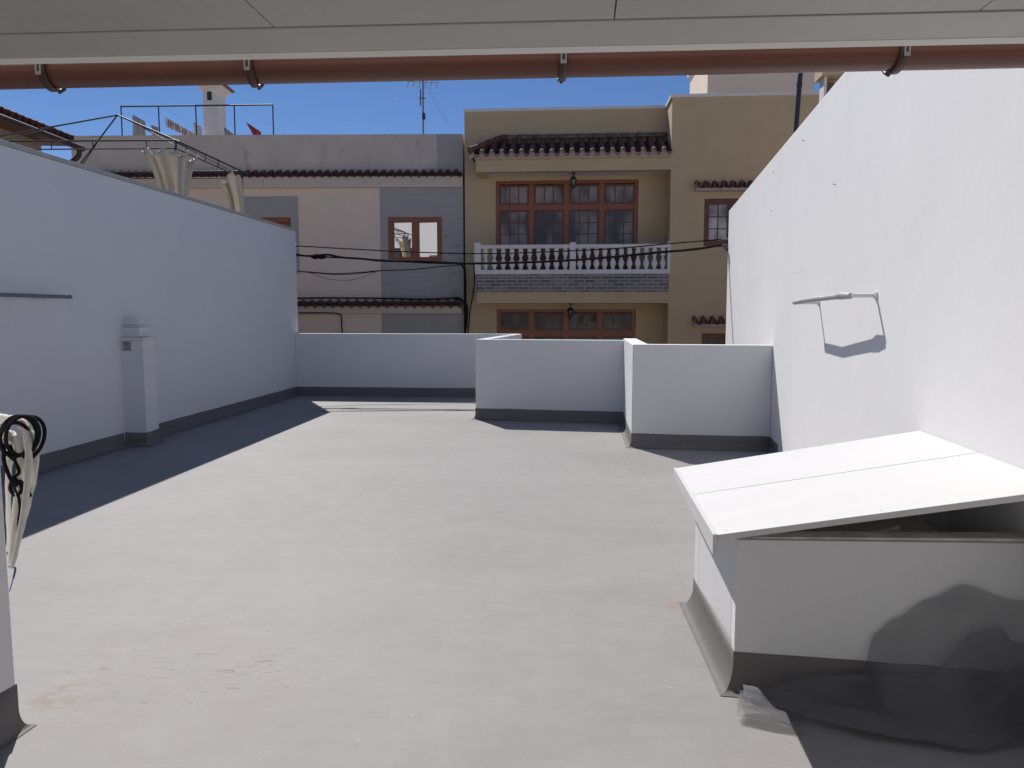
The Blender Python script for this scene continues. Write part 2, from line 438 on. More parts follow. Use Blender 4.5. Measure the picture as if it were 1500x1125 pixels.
# near face with a real square hole: built of blocks round it
hz0, hz1 = 1.155, 1.262; hx0, hx1 = LW(PY0) + .005, LW(PY0) + .12
mb.prism([(xw, PY0), (PX, PY0), (PX, PY1), (xw, PY1)], 0, hz0)
mb.prism([(hx1, PY0), (PX, PY0), (PX, PY1), (hx1, PY1)], hz0, hz1)
mb.prism([(xw, PY0 + .12), (hx1, PY0 + .12), (hx1, PY1), (xw, PY1)], hz0, hz1)
mb.prism([(xw, PY0), (PX, PY0), (PX, PY1), (xw, PY1)], hz1, 1.28)
build(mb, 'flue_body', M['white'], f, bevel=.004)
mb = MB()
def slab(e, z0, z1, back=0): mb.prism([(xw, PY0 - e), (PX + e, PY0 - e), (PX + e, PY1 + e), (xw, PY1 + e)], z0, z1)
slab(.03, 1.281, 1.31); slab(-.05, 1.311, 1.43); slab(-.02, 1.431, 1.45); slab(-.07, 1.451, 1.52)
build(mb, 'flue_cap', M['white'], f, bevel=.012)
mb = MB(); cove(mb, [(LW(PY1), PY1), (PX, PY1), (PX, PY0), (LW(PY0), PY0)], flare=.03)
build(mb, 'skirting', M['skirt'], f)

# ---- right boundary wall
HR = 3.42; RE = 13.56
w = thing('boundary_wall', 'tall sunlit white wall along the right side of the terrace behind the hatch', 'wall', (RW(8) + .1, 8, 0))
wm = MB().prism([(RW(-4), -4), (RW(-4) + .22, -4.04), (RW(RE) + .22, RE - .04), (RW(RE), RE)] + [(RW(6.5 - .3 * i), 6.5 - .3 * i) for i in range(14)], -.5, HR)
build(wm, 'wall_face', M['white_rough'], w, bevel=.008)
mb = MB(); cove(mb, [(RW(4.1), 4.1), (RW(8.56), 8.56)])
build(mb, 'skirting', M['skirt'], w)
def on_right(px, py, off=0.0):           # point on the right wall's face
    d = ray(px, py); t = (3.0 - .1766 * 8.56) / (d.x - .1766 * d.y)
    p = Vector((0, 0, CH)) + d * t; return p - Vector((RN.x, RN.y, 0)) * off
for px, py in ((1178, 206), (1134, 253), (1224, 270), (1131, 309)):
    p = on_right(px, py); mb = MB().tube([p, p - Vector((RN.x, RN.y, 0)) * .012, p - Vector((RN.x, RN.y, -.3)) * .018], .0035, 6)
    build(mb, 'nail', M['steel'], w)
crack = [(1073, 423), (1088, 419), (1098, 420), (1110, 412), (1122, 405), (1132, 409), (1146, 407), (1158, 401), (1176, 396), (1196, 388), (1214, 384)]
mb = MB(); mb.tube([on_right(x + random.uniform(-1, 1), y + random.uniform(-1, 1), -.0028) for x, y in crack], [.0045 * (1 if 2 < i < 9 else .6) for i in range(len(crack))], 5)
build(mb, 'plaster_ridge', M['white_rough'], w)

# ---- parapets
def thick(a, b, t=TH):
    a, b = Vector(a), Vector(b); e = (b - a).normalized(); n = Vector((-e.y, e.x)) * t
    return [tuple(a), tuple(b), tuple(b + n), tuple(a + n)]
w = thing('parapet_wall', 'low white parapet at the back left, between the left wall and the stepped middle block', 'parapet', (-2, 14.3, 0))
a, b = Vector(BACK_L), Vector(BACK_R)
build(MB().prism(thick(a, b + (b - a).normalized() * .12), -.5, PH), 'wall_face', M['white'], w, bevel=.012)
mb = MB(); cove(mb, [(.0, 14.083), BACK_L]); build(mb, 'skirting', M['skirt'], w)

w = thing('parapet_wall', 'low white stepped parapet block in the middle, casting a slanted shadow on the floor', 'parapet', (.5, 11, 0))
ml, mr = Vector(MID_L), Vector(MID_R)
e1 = (Vector(BACK_R) - ml).normalized(); n1 = Vector((e1.y, -e1.x)) * TH
e2 = (mr - ml).normalized(); n2 = Vector((-e2.y, e2.x)) * TH
br = Vector(BACK_R)
inner = ml + e1 * .165 + e2 * .165
mb = MB().prism([tuple(ml), tuple(mr), tuple(mr + n2), tuple(inner), tuple(br + n1 - e1 * .002), tuple(br - e1 * .002)], -.5, PH + .002)
build(mb, 'wall_face', M['white'], w, bevel=.012)
mb = MB(); cove(mb, [MID_R, MID_L, tuple(br - e1 * .02)]); build(mb, 'skirting', M['skirt'], w)

w = thing('parapet_wall', 'low white parapet at the right, nearest the wooden hatch, with a sunlit left return', 'parapet', (2.2, 8.7, 0))
rl, rr = Vector(RT_L), Vector(RT_R); m2 = Vector((1.615, 10.748))
e1 = (m2 - rl).normalized(); n1 = Vector((e1.y, -e1.x)) * .19; e2 = (rr - rl).normalized(); n2 = Vector((-e2.y, e2.x)) * TH
mb = MB().prism([tuple(rl), tuple(rr), tuple(rr + n2), tuple(rl + e1 * .165 + e2 * .195), tuple(m2 + n1 + e1 * .165), tuple(m2 + e1 * .165)], -.5, PH + .025)
build(mb, 'wall_face', M['white'], w, bevel=.012)
mb = MB(); cove(mb, [RT_R, RT_L, tuple(m2)]); build(mb, 'skirting', M['skirt'], w)

# ---- hatch box
BX0 = Vector((.943, 3.04)); BX1 = Vector((.987, 3.92))
def front(s): return Vector((.943 + .985 * s, 3.04 - .17 * s))
FR = front(1.128); BR = Vector((RW(3.74) - .002, 3.74))
w = thing('roof_hatch', 'white masonry hatch box with a sloping white board lid against the right wall', 'hatch', (1.45, 3.4, 0))
t = .12
ef = (FR - BX0).normalized(); nf = Vector((-ef.y, ef.x)); el = (BX1 - BX0).normalized(); eb = (BR - BX1).normalized()
mb = MB()
mb.prism([tuple(BX0), tuple(FR), tuple(FR + nf * t), tuple(BX0 + nf * t + el * .0)], 0, [.655, .70, .70, .655])
mb.prism([tuple(BX0 + nf * t), tuple(BX0 + nf * t + ef * t), tuple(BX1 + eb * t - el * t), tuple(BX1 - el * t)], 0, .655)
mb.prism([tuple(BX1 - el * t), tuple(BR - el * t), tuple(BR), tuple(BX1)], 0, [.655, .86, .86, .655])
build(mb, 'box_wall', M['white'], w, bevel=.004)
mb = MB(); cove(mb, [tuple(FR - ef * .01), tuple(BX0), tuple(BX1), tuple(BR - eb * .01)], h=.17, flare=.055, start=.13)
build(mb, 'skirting', M['skirt'], w)
mb = MB()                                # rim board on the box's front wall
q = [BX0 + nf * .012 + ef * .06, FR + nf * .012, FR + nf * .10, BX0 + nf * .10 + ef * .06]
mb.prism([tuple(x) for x in q], [.659, .702, .702, .659], [.667, .715, .715, .667])
build(mb, 'rim_board', M['wood_raw'], w)
mb = MB().prism([(1.12, 3.2), (1.9, 3.07), (2.0, 3.7), (1.14, 3.75)], [.50, .58, .60, .52], [.52, .60, .62, .54]); build(mb, 'added_pale_board', M['inner'], w)  # added pale board, stands in for light leaking into the hatch
mb = MB()                                # pale batten inside
mb.tube([(1.3, 3.6, .60), (1.5, 3.2, .60), (1.7, 3.2, .66)], .012, 6)
build(mb, 'batten', M['wood_raw'], w)
c00 = Vector((.836, 2.95, .704)); c01 = Vector((.959, 4.26, .704)); c11 = Vector((RW(4.013) - .004, 4.013, .963)); c10 = Vector((RW(2.64) - .004, 2.632, .974))
lid = MB(); cr = .515
def lerp(a, b, k): return a + (b - a) * k
up = Vector((0, 0, .026)); wgap = .0021
def plank(k0, k1):
    a, b, c, d = lerp(c00, c01, k0), lerp(c10, c11, k0), lerp(c10, c11, k1), lerp(c00, c01, k1)
    lo = [a, b]; n = 26
    if k0 == 0: pts = [a, b] + [lerp(lerp(c10, c11, k1), lerp(c00, c01, k1), i / n) + JIT[i] for i in range(n + 1)]
    else: pts = [lerp(lerp(c00, c01, k0), lerp(c10, c11, k0), i / n) + JIT[n - i] * .4 for i in range(n + 1)] + [c, d]
    m = len(pts)
    lid.add([p - up for p in pts] + pts, [tuple(range(m))[::-1], tuple(range(m, 2 * m))] + [(i, (i + 1) % m, m + (i + 1) % m, m + i) for i in range(m)])
JIT = [Vector((0, random.uniform(-.0022, .0012), 0)) for _ in range(27)]
plank(0, cr - wgap); plank(cr + wgap, 1)
lidp = build(lid, 'lid', M['lid'], w, bevel=.002)
mb = MB()                                # fascia down the low side
ox = Vector((-.02, .0, 0)); a, d = c00 + ox, c01 + ox; dn = Vector((0, 0, -.085)); dn2 = Vector((0, 0, -.05))
mb.hexa([a + dn, c00 + dn - Vector((.001, 0, 0)), c01 + dn2 - Vector((.001, 0, 0)), d + dn2, a + Vector((0, 0, .002)), c00 + Vector((-.001, 0, .002)), c01 + Vector((-.001, 0, .002)), d + Vector((0, 0, .002))])
build(mb, 'fascia_board', M['lid'], lidp, bevel=.002)
for k, (u_, v_) in enumerate([(.03, .03), (.03, .47), (.03, .55), (.03, .96), (.5, .03), (.5, .96), (.93, .04), (.93, .5)]):
    p = lerp(lerp(c00, c10, u_), lerp(c01, c11, u_), v_); build(MB().lathe([(.004, 0), (.0035, .0012), (.0005, .0015)], p, 8), 'screw_head', M['alu'], lidp)

# ---- shade netting crumpled against the box
w = thing('shade_netting', 'dark see-through netting crumpled on the floor against the front of the hatch box', 'netting', (1.5, 2.8, 0))
def interp(x, pts):
    for (a, b), (c, d) in zip(pts, pts[1:]):
        if x <= c: return b + (d - b) * (.5 - .5 * math.cos(PI * max(0, (x - a) / (c - a)))) * .6 + (d - b) * .4 * max(0, (x - a) / (c - a))
    return pts[-1][1]
def sheet(s0, s1, H, D, off, ns=90, nt_=26, seed=0):
    rnd = random.Random(seed); ph = [rnd.uniform(0, 6.28) for _ in range(8)]
    P = []
    for i in range(ns + 1):
        s = s0 + (s1 - s0) * i / ns; row = []
        h = interp(s, H); dd = interp(s, D)
        for j in range(nt_ + 1):
            k = j / nt_
            d = dd * (1 - k) ** 1.3 + off + .012
            wr = (math.sin(9 * s + 3 * k + ph[0]) * .020 + math.sin(23 * s - 6 * k + ph[1]) * .011 + math.sin(41 * s + 9 * k + ph[2]) * .003) * math.sin(PI * min(1, k * 1.15)) \
                 + math.sin(13 * k + 5 * s + ph[3]) * .006
            z = .008 + off * .3 + h * k ** 1.7 + abs(math.sin(PI * k * 2.5 + 3 * s + ph[4])) * .022 * (1 - k)
            p = front(s); nn = Vector((-.17, -.985)).normalized()
            row.append(Vector((p.x + nn.x * (d + wr + .012), p.y + nn.y * (d + wr + .012), z)))
        P.append(row)
    return P
mb = MB()
mb.grid(sheet(.30, 1.115, [(.30, .05), (.46, .09), (.51, .13), (.545, .29), (.62, .36), (.74, .45), (.87, .52), (1.05, .47)], [(.30, .20), (.5, .30), (.8, .33), (1.05, .22)], .0, seed=1))
build(mb, 'upper_fold', M['net'], w)
mb = MB()
mb.grid(sheet(.02, 1.115, [(.02, .012), (.3, .03), (.5, .06), (.75, .13), (.9, .33), (1.0, .36), (1.05, .30)], [(.02, .03), (.2, .13), (.45, .26), (.8, .29), (1.05, .17)], .02, seed=3))
build(mb, 'lower_fold', M['net'], w)
mb = MB()
mb.grid(sheet(.06, 1.115, [(.06, .02), (.3, .10), (.6, .13), (.8, .10), (1.05, .17)], [(.06, .05), (.3, .10), (.6, .21), (.9, .20), (1.05, .10)], .035, seed=5))
build(mb, 'inner_fold', M['net'], w)
mb = MB(); top_, bot_, mid_ = [], [], []
for i in range(61):
    k = i / 60; p = front(.03 + 1.08 * k); nn = Vector((-.17, -.985)).normalized()
    d_ = .07 + .20 * math.sin(PI * min(1, k * 1.1)) ; zz = .05 + .03 * math.sin(7 * k) + .16 * k ** 3
    for lst, dd_, dz_ in ((bot_, .05, -.035), (mid_, .012, .012), (top_, -.05, -.006)):
        lst.append(Vector((p.x + nn.x * (d_ + dd_), p.y + nn.y * (d_ + dd_), max(.01, zz + dz_ + .006 * math.sin(19 * k)))))
mb.grid([bot_, mid_, top_]); build(mb, 'ridge_fold', M['net'], w)
tail = [(1079, 1022), (1108, 1020), (1128, 1026), (1145, 1036), (1160, 1052), (1168, 1066), (1162, 1078), (1130, 1068), (1095, 1060), (1083, 1045)]
mb = MB(); rows = []
for k in range(9):
    row = []
    for j in range(9):
        u_, v_ = k / 8, j / 8
        px = 1080 + 100 * u_; y0 = 1021 + 26 * u_ ** 1.6; y1 = 1052 + 20 * u_
        p = at_z(px, y0 + (y1 - y0) * v_, .02); p.z = .012 + .018 * abs(math.sin(4 * v_ + 2.2 * u_)) + .02 * (1 - u_) * (1 - v_)
        row.append(p)
    rows.append(row)
mb.grid(rows); rows2 = [[p + Vector((.01, .012, .012 + .008 * math.sin(5 * j + i))) for j, p in enumerate(r[2:])] for i, r in enumerate(rows[:7])]
mb.grid(rows2)
build(mb, 'trailing_end', M['net'], w)

# ---- clothes rails on the side walls
w = thing('clothes_rail', 'pale metal clothes rail on two arms fixed high on the sunlit right wall', 'clothes rail', (2.45, 5.6, 1.69))
def rwp(Y, z, off): return Vector((RW(Y) - RN.x * off, Y - RN.y * off, z))
ya, yb = 6.37, 4.85
mb = MB().tube([rwp(ya + .03, 1.688, .195), rwp(ya - .5, 1.70, .205), rwp(5.1, 1.712, .165)], .019, 10)
build(mb, 'rail', M['alu'], w)
for Y, z, o in ((ya, 1.686, .195), (yb, 1.712, .15)):
    mb = MB().tube([rwp(Y, z, -.02), rwp(Y, z, o)], .013, 8); build(mb, 'arm', M['whitemetal'], w)
mb = MB().tube([rwp(5.15, 1.712, .17), rwp(5.02, 1.716, .16), rwp(4.87, 1.712, .15)], [.02, .027, .02], 8)
build(mb, 'end_joint', M['alu'], w)
for Y, z in ((ya, 1.686), (yb, 1.712)):
    build(MB().tube([rwp(Y, z, .0), rwp(Y, z, .012)], .028, 10), 'wall_plate', M['whitemetal'], w)
w = thing('clothes_rail', 'grey metal clothes rail fixed to the shaded left wall at the picture edge', 'clothes rail', (-4.6, 7, 1.76))
def lwp(Y, z, off): return Vector((LW(Y) + off, Y, z))
build(MB().tube([lwp(7.76, 1.765, .15), lwp(5.9, 1.765, .15)], .019, 10), 'rail', M['greypipe'], w)
build(MB().lathe([(.001, -.02), (.022, -.012), (.026, 0), (.022, .014), (.001, .024)], lwp(7.78, 1.765, .15), 10), 'end_cap', M['greypipe'], w)
for Y in (7.45, 6.1):
    build(MB().tube([lwp(Y, 1.75, -.02), lwp(Y, 1.75, .15)], .012, 8), 'arm', M['whitemetal'], w)

# ---- near pillar wall on the left, carrying the roof
w = thing('pillar_wall', 'white pillar wall end with grey skirting in the near left corner', 'wall', (-2.05, 1.5, 0))
pc = Vector((-1.90, 2.73)); pe = Vector((.15, .989)); nb = pc - pe * 1.2; no = Vector((-.989, .15)) * .3
build(MB().prism([tuple(nb), tuple(pc), tuple(pc + no), tuple(nb + no)], 0, 2.44), 'wall_face', M['white'], w, bevel=.008)
mb = MB(); cove(mb, [tuple(pc + no), tuple(pc), tuple(nb)], h=.185, flare=.03); build(mb, 'skirting', M['skirt'], w)

# ---- terrace roof overhead, beam and gutter
w = thing('terrace_roof', 'white panel roof with a plain edge beam crossing the top of the view', 'roof', (0, 1, 2.45))
K = -.060
def rl_(x, y, z): return Vector((x, y + K * x, z))
def rbox(mb, x0, x1, y0, y1, z0, z1):
    mb.hexa([rl_(x0, y0, z0), rl_(x1, y0, z0), rl_(x1, y1, z0), rl_(x0, y1, z0), rl_(x0, y0, z1), rl_(x1, y0, z1), rl_(x1, y1, z1), rl_(x0, y1, z1)])
XL, XR = -2.75, 1.92
def sheared(mb, x0, x1, y0, y1, z0, z1, sh=.09):      # roof panel strips run slightly skewed
    f = lambda x, y, z: rl_(x + sh * (y - 2.3), y, z)
    mb.hexa([f(x0, y0, z0), f(x1, y0, z0), f(x1, y1, z0), f(x0, y1, z0), f(x0, y0, z1), f(x1, y0, z1), f(x1, y1, z1), f(x0, y1, z1)])
joints = [XL + .1, -1.72, -.715, .30, 1.33, XR - .02]
ribs = MB()
for a, b in zip(joints, joints[1:]):
    mb = MB(); sheared(mb, a + .002, b - .002, -1.2, 2.288, 2.456, 2.52)
    n = 16
    for k in range(1, n):
        x = a + (b - a) * k / n
        sheared(mb, x - .0012, x + .0012, -1.2, 2.287, 2.4556, 2.458)
    build(mb, 'roof_panel', M['panel'], w)
mb = MB(); sheared(mb, XL, XR - .01, -1.2, 2.287, 2.5, 2.56); build(mb, 'panel_core', M['beam'], w)
mb = MB(); rbox(mb, XL, XR, 2.292, 2.497, 2.452, 2.60); build(mb, 'edge_beam', M['beam'], w, bevel=.004)
mb = MB(); mb.hexa([rl_(XL, 2.4975, 2.4515), rl_(XR, 2.4975, 2.4515), rl_(XR, 2.517, 2.439), rl_(XL, 2.517, 2.439), rl_(XL, 2.4975, 2.60), rl_(XR, 2.4975, 2.60), rl_(XR, 2.517, 2.60), rl_(XL, 2.517, 2.60)]); build(mb, 'drip_edge', M['lip'], w)

w = thing('rain_gutter', 'brown half-round rain gutter hung below the roof edge across the top of the view', 'gutter', (0, 2.66, 2.45))
GY, GZ, GR = 2.665, 2.472, .062; KG = -.054; TG = .004
def gp(x, a, r): return Vector((x, GY + KG * x + r * math.cos(a), GZ + TG * x + r * math.sin(a)))
mb = MB(); xs = [XL + (XR - XL) * i / 40 for i in range(41)]
prof = [(PI, GR - .006), (PI, GR + .005)] + [(PI + PI * k / 24, GR) for k in range(1, 24)] + [(2 * PI, GR + .005), (2 * PI, GR - .006)]
mb.grid([[gp(x, a, r) for a, r in prof] for x in xs]); build(mb, 'trough', M['gutter'], w, solid=.003)
for px in (44, 361, 824, 1303):
    p = at_y(px, 110, GY); x = p.x * .985
    sub = MB(); prof = [(PI - .35, GR + .012)] + [(PI + PI * k / 16, GR + (.010 if k < 13 else .010 + .004 * (k - 12))) for k in range(0, 17)]
    hw = .0135
    outer = [[gp(x + dx, a, r) for a, r in prof] for dx in (-hw, hw)]
    sub.grid(outer); br_ = build(sub, 'gutter_bracket', M['clip'], w, solid=.007)
    s2 = MB(); s2.hexa([gp(x - .028, PI, GR + .004) + Vector((0, -.012, .0)), gp(x + .028, PI, GR + .004) + Vector((0, -.012, .0)), gp(x + .028, PI, GR - .03), gp(x - .028, PI, GR - .03),
                        gp(x - .034, PI, GR + .004) + Vector((0, -.012, .017)), gp(x + .034, PI, GR + .004) + Vector((0, -.012, .017)), gp(x + .034, PI, GR - .03) + Vector((0, 0, .017)), gp(x - .034, PI, GR - .03) + Vector((0, 0, .017))])
    build(s2, 'clip', M['clip'], br_); s2 = MB()
    s2.tube([gp(x, 1.92 * PI, GR + .02), gp(x, 1.80 * PI, GR + .022), gp(x, 1.65 * PI, GR + .016)], .006, 6)
    build(s2, 'latch', M['clip'], br_)
    s3 = MB()                            # slotted steel strap in front of the clip
    y0 = GY + KG * x - GR - .0225; z1 = GZ + .014 + TG * x; z0 = z1 - .058
    s3.box(x - .010, x - .005, y0, y0 + .004, z0, z1); s3.box(x + .005, x + .010, y0, y0 + .004, z0, z1); s3.box(x - .005, x + .005, y0, y0 + .004, z0, z0 + .012)
    build(s3, 'steel_strap', M['steel'], br_)

# ---- bundle of rolled canvas tied with cord, by the pillar
w = thing('rolled_canvas', 'white rolled canvas looped and tied with black cord, hanging by the near left pillar', 'canvas roll', tuple(at_y(20, 640, 2.86)))
def B(px, py, dy=0.0): return at_y(px, py, 2.86 + dy)
def smoothpath(pts, n=6):
    pts = [Vector(p) for p in pts]; out = []
    for i in range(len(pts) - 1):
        p0, p1, p2, p3 = pts[max(i - 1, 0)], pts[i], pts[i + 1], pts[min(i + 2, len(pts) - 1)]
        for k in range(n):
            t_ = k / n
            out.append(.5 * ((2 * p1) + (p2 - p0) * t_ + (2 * p0 - 5 * p1 + 4 * p2 - p3) * t_ * t_ + (3 * p1 - p0 - 3 * p2 + p3) * t_ ** 3))
    out.append(pts[-1]); return out
def rad(n, a, b, m=None, jit=0.0):
    return [(a + (b - a) * i / (n - 1)) * (1 + jit * math.sin(i * 1.7)) for i in range(n)]
mb = MB()
for pts, r0, r1 in ((((-14, 612), (4, 614), (22, 616), (36, 624), (40, 642), (42, 680), (36, 740), (25, 800), (17, 832)), .021, .008),
                    (((-14, 632), (2, 634), (18, 640), (28, 650), (30, 690), (24, 740), (18, 790), (14, 825)), .024, .008),
                    (((30, 622), (48, 640), (52, 680), (44, 725), (33, 770), (20, 812)), .014, .008),
                    (((20, 640), (14, 670), (12, 720), (13, 780), (13, 820)), .014, .006)):
    pp = smoothpath([B(x, y, -.012 * i) for i, (x, y) in enumerate(pts)][:], 6)
    build(MB().tube(pp, [q * (1 + .10 * math.sin(i * 1.3) + .05 * math.sin(i * 2.9)) for i, q in enumerate(rad(len(pp), r0, r1))], 14), 'canvas_strand', M['canvas'], w)
mb = MB()
def loop(cx, cy, rx, ry, rot, dy0, ry_depth, r=.0072, n=28, a0=0, a1=2 * PI):
    pts = []
    for k in range(n + 1):
        a = a0 + (a1 - a0) * k / n
        x = rx * math.cos(a); y = ry * math.sin(a)
        pts.append(B(cx + x * math.cos(rot) - y * math.sin(rot), cy + x * math.sin(rot) + y * math.cos(rot), dy0 - ry_depth * math.sin(a * .5)))
    mb.tube(pts, r, 7)
loop(27, 640, 27, 31, .2, -.03, .03); loop(33, 638, 24, 29, .35, -.04, .03); loop(22, 644, 22, 25, .1, -.035, .035); loop(38, 643, 25, 35, .5, -.03, .02, a0=-2.0, a1=2.2)
mb.tube(smoothpath([B(14, 652, -.05), B(22, 672, -.055), B(28, 692, -.06), B(20, 700, -.06), B(15, 716, -.06), B(24, 726, -.062), B(32, 716, -.062), B(28, 704, -.064), B(36, 712, -.06), B(45, 728, -.058)]), .0072, 7)
mb.tube(smoothpath([B(6, 650, -.05), B(6, 675, -.055), B(14, 698, -.06), B(24, 718, -.062), B(30, 745, -.06), B(27, 770, -.058)]), .0072, 7)
mb.tube(smoothpath([B(20, 700, -.066), B(24, 706, -.07), B(22, 712, -.066)]), .009, 7)
loop(17, 808, 7, 3, -.5, -.03, .02, .003)
build(mb, 'cord', M['cable'], w)
mb = MB(); mb.tube(smoothpath([B(13, 830, -.05), B(22, 832, -.05), B(20, 845, -.05), B(14, 866, -.05)]), [.004] * 13 + [.002] * 6, 6)
build(mb, 'blue_cord', M['blue'], w)

# ------------------------------------------------------------------ neighbour terrace with gazebo, left
NF = 2.2
mb = MB().prism([(-16, 1), (LW(1) - .25, 1), (LW(14.6) - .25, 14.6), (-5.15, 16.2), (-16, 16.2)], -7, NF)
tag(build(mb, 'roof_terrace', M['parapet_grey']), kind='structure')
GA = Vector((-5.5, 12.5, 4.41)); GB = Vector((-5.38, 15.15, 4.41)); GC = Vector((-8.80, 15.3, 4.41)); GD = Vector((-8.95, 12.6, 4.41)); GPk = Vector((-7.15, 13.9, 5.17))
w = thing('gazebo', 'black metal gazebo frame with tied cream curtains behind the left wall', 'gazebo', (-7.15, 13.9, NF))
corners = [GA, GB, GC, GD]
for c in corners:
    build(MB().tube([(c.x, c.y, NF), c], .02, 6), 'post', M['iron'], w)
for i in range(4):
    a, b = corners[i], corners[(i + 1) % 4]; dn = Vector((0, 0, -.13)); mb = MB()
    mb.tube([a, b], .015, 6); mb.tube([a + dn, b + dn], .012, 6)
    for k in (.0, .14, .40, .60, .86, 1):
        p = a.lerp(b, k); mb.tube([p, p + dn], .009, 5)
    build(mb, 'eave_rail', M['iron'], w)
for c in corners:
    d = (c - GPk); mb = MB().tube([GPk, c + d * .06], .015, 6); mb.tube([GPk + d * .45 - Vector((0, 0, .02)), c - Vector((0, 0, .10))], .009, 5)
    build(mb, 'hip_rail', M['iron'], w)
def gcurtain(corner, dirs, ztop, zbot, tops, bots, seed):
    rnd = random.Random(seed); ph = rnd.uniform(0, 6)
    for d, lt, lb in zip(dirs, tops, bots):
        P = []; n = 44; m = 22; side = Vector((-d.y, d.x, 0))
        for j in range(m + 1):
            k = j / m; z = ztop + (zbot - ztop) * k; row = []
            L = lt + (lb - lt) * (k ** .6); amp = .05 - .01 * k
            for i in range(n + 1):
                q = i / n
                sag = .014 * math.sin(9 * k + 4 * q + ph) * math.sin(17 * q + 3 * k) - .12 * abs(math.sin(PI * q * 2.2 + .3)) * (1 - k) ** 3
                fo = math.sin(q * PI * 4.5 + ph + 1.0 * math.sin(3 * k + ph)) * amp + math.sin(q * 37 + 2 * k) * .012
                row.append(corner + Vector((.03, -.09, 0)) + d * (L * q - .03) + side * (fo + .02 * math.sin(6 * k + 9 * q + ph) * k) + Vector((0, 0, z - corner.z + sag)))
            P.append(row)
        mbb = MB().grid(P); build(mbb, 'curtain', M['curtain'], w, solid=.006)
gcurtain(GA, [Vector((-1, .03, 0)), Vector((.045, 1, 0))], 4.30, 2.7, (.60, .85), (.12, .12), 2)
gcurtain(GB, [Vector((-1, .04, 0)), Vector((-.045, -1, 0))], 4.30, 2.7, (.56, .6), (.10, .12), 5)

# far-left tiled house
def tile_wave(p, n=6, ac=1.55, ap=1.45):
    """profile over one pitch: convex cover then concave channel"""
    r = p / 4; out = []
    for k in range(n): a = PI - PI * k / n; out.append((r + r * 1.05 * math.cos(a), r * ac * math.sin(a)))
    for k in range(n): a = PI + PI * k / n; out.append((3 * r + r * math.cos(a), r * ap * math.sin(a)))
    return out
def tile_course(mb, origin, ud, dd, length, pitch, count, th=.014, jitter=.006, ac=1.55, ap=1.45):
    """origin: upper start point; ud: unit along the eave; dd: unit down the slope"""
    nrm = ud.cross(dd).normalized()
    if nrm.z < 0: nrm = -nrm
    wv = tile_wave(pitch, 6, ac, ap)
    for c in range(count):
        prof = [(u + c * pitch, h) for u, h in wv] + [(pitch * (c + 1), 0)]
        jo = random.uniform(-jitter, jitter); jh = random.uniform(-jitter, jitter) * .6
        rows = []
        for k, lift in ((0, 0), (1, .014)):
            rows.append([origin + ud * u + dd * (length * k + jo * k) + nrm * (h + lift + jh) for u, h in prof])
        low = [[p - nrm * th for p in r] for r in rows]
        mb.grid(rows); mb.grid([list(reversed(r)) for r in low])
        mb.grid([rows[1], low[1]], False); mb.grid([low[0], rows[0]], False)

w = thing('neighbour_house', 'beige house with a dark tiled roof eave at the far left edge', 'house', (-12, 18, 2))
EX, EZ, EY = -10.0, 5.44, 17.55                           # eave line runs away from the camera
bwall = MB().box(-16, -10.6, 4, 17.2, -7, EZ + .05); build(bwall, 'wall', M['beige'], w)
mb = MB(); dd = Vector((.94, 0, -.33)).normalized()
for cidx in range(3):
    tile_course(mb, Vector((EX - 1.05 + .33 * cidx, 9.0, EZ + .46 - .116 * cidx)), Vector((0, 1, 0)), dd, .38, .215, 40)
build(mb, 'roof_tiles', M['tile'], w)
mb = MB(); mb.prism([(-16, 8.9), (EX - .02, 8.9), (EX - .02, EY), (-16, EY)], [EZ + .051, EZ - .03, EZ - .03, EZ + .051], [EZ + .30, EZ + .04, EZ + .04, EZ + .30])
build(mb, 'eave_board', M['rust'], w)
mb = MB().tube([(EX + .07, 8.9, EZ - .06), (EX + .07, EY + .12, EZ - .06)], .065, 10)
pp = smoothpath([(EX + .07, EY - .02, EZ - .1), (EX + .02, EY - .02, EZ - .28), (EX - .25, EY - .1, EZ - .48), (EX - .5, EY - .3, EZ - .62), (EX - .53, EY - .3, EZ - 2.5)], 4)
build(mb, 'gutter', M['clip'], w); build(MB().tube(pp, .055, 8), 'downpipe', M['clip'], w)

# ---- houses that carry the terrace and stand behind it (their sunlit street fronts light the far side)
w = thing('house', 'white house under the terrace, its street front below the parapets', 'house', (0, 8, -7))
mb = MB().prism([(-5.6, -4), (RW(-4) + .1, -4), (RW(13.4) + .1, 13.4), (3.9, 13.5), (1.7, 10.85), (.1, 14.15), (LW(14.6) - .1, 14.55)], -7, -.502)
mb = MB().prism([(-5.8, -4), (RW(-4) + .1, -4), (3.0, 8.62), (1.45, 8.86), (1.66, 10.8), (-.47, 11.18), (.05, 14.12), (LW(14.6) - .1, 14.55)], -7, -.502)
build(mb, 'wall', M['white'], w)
w = thing('house', 'unseen pale house block outside the tall right wall, added for bounced light', 'house', (9, 6, -7))
build(MB().prism([(RW(-4) + .25, -4), (16, -4), (16, 13.0), (RW(13) + .25, 13.3)], -7, 2.4), 'wall', M['palewhite'], w)  # unseen block, added for light bounce and side views
w = thing('house', 'tall white house behind the neighbouring terrace, mirrored in the brown window', 'house', (-10, -3, -7))
mb = MB().box(-16, -5.9, -8, .6, -7, 8.5); build(mb, 'wall', M['white'], w)
mb = MB().box(-9.2, -8.0, .601, .62, 2.3, 4.6); build(mb, 'door', M['rust'], w)
mb = MB().box(-12, -10, .601, .62, 3.2, 5.0); build(mb, 'window', M['glass_dark'], w)
w = thing('house', 'unseen pale house block behind the camera, toned for the light it bounces', 'house', (-1.5, -5, 0))
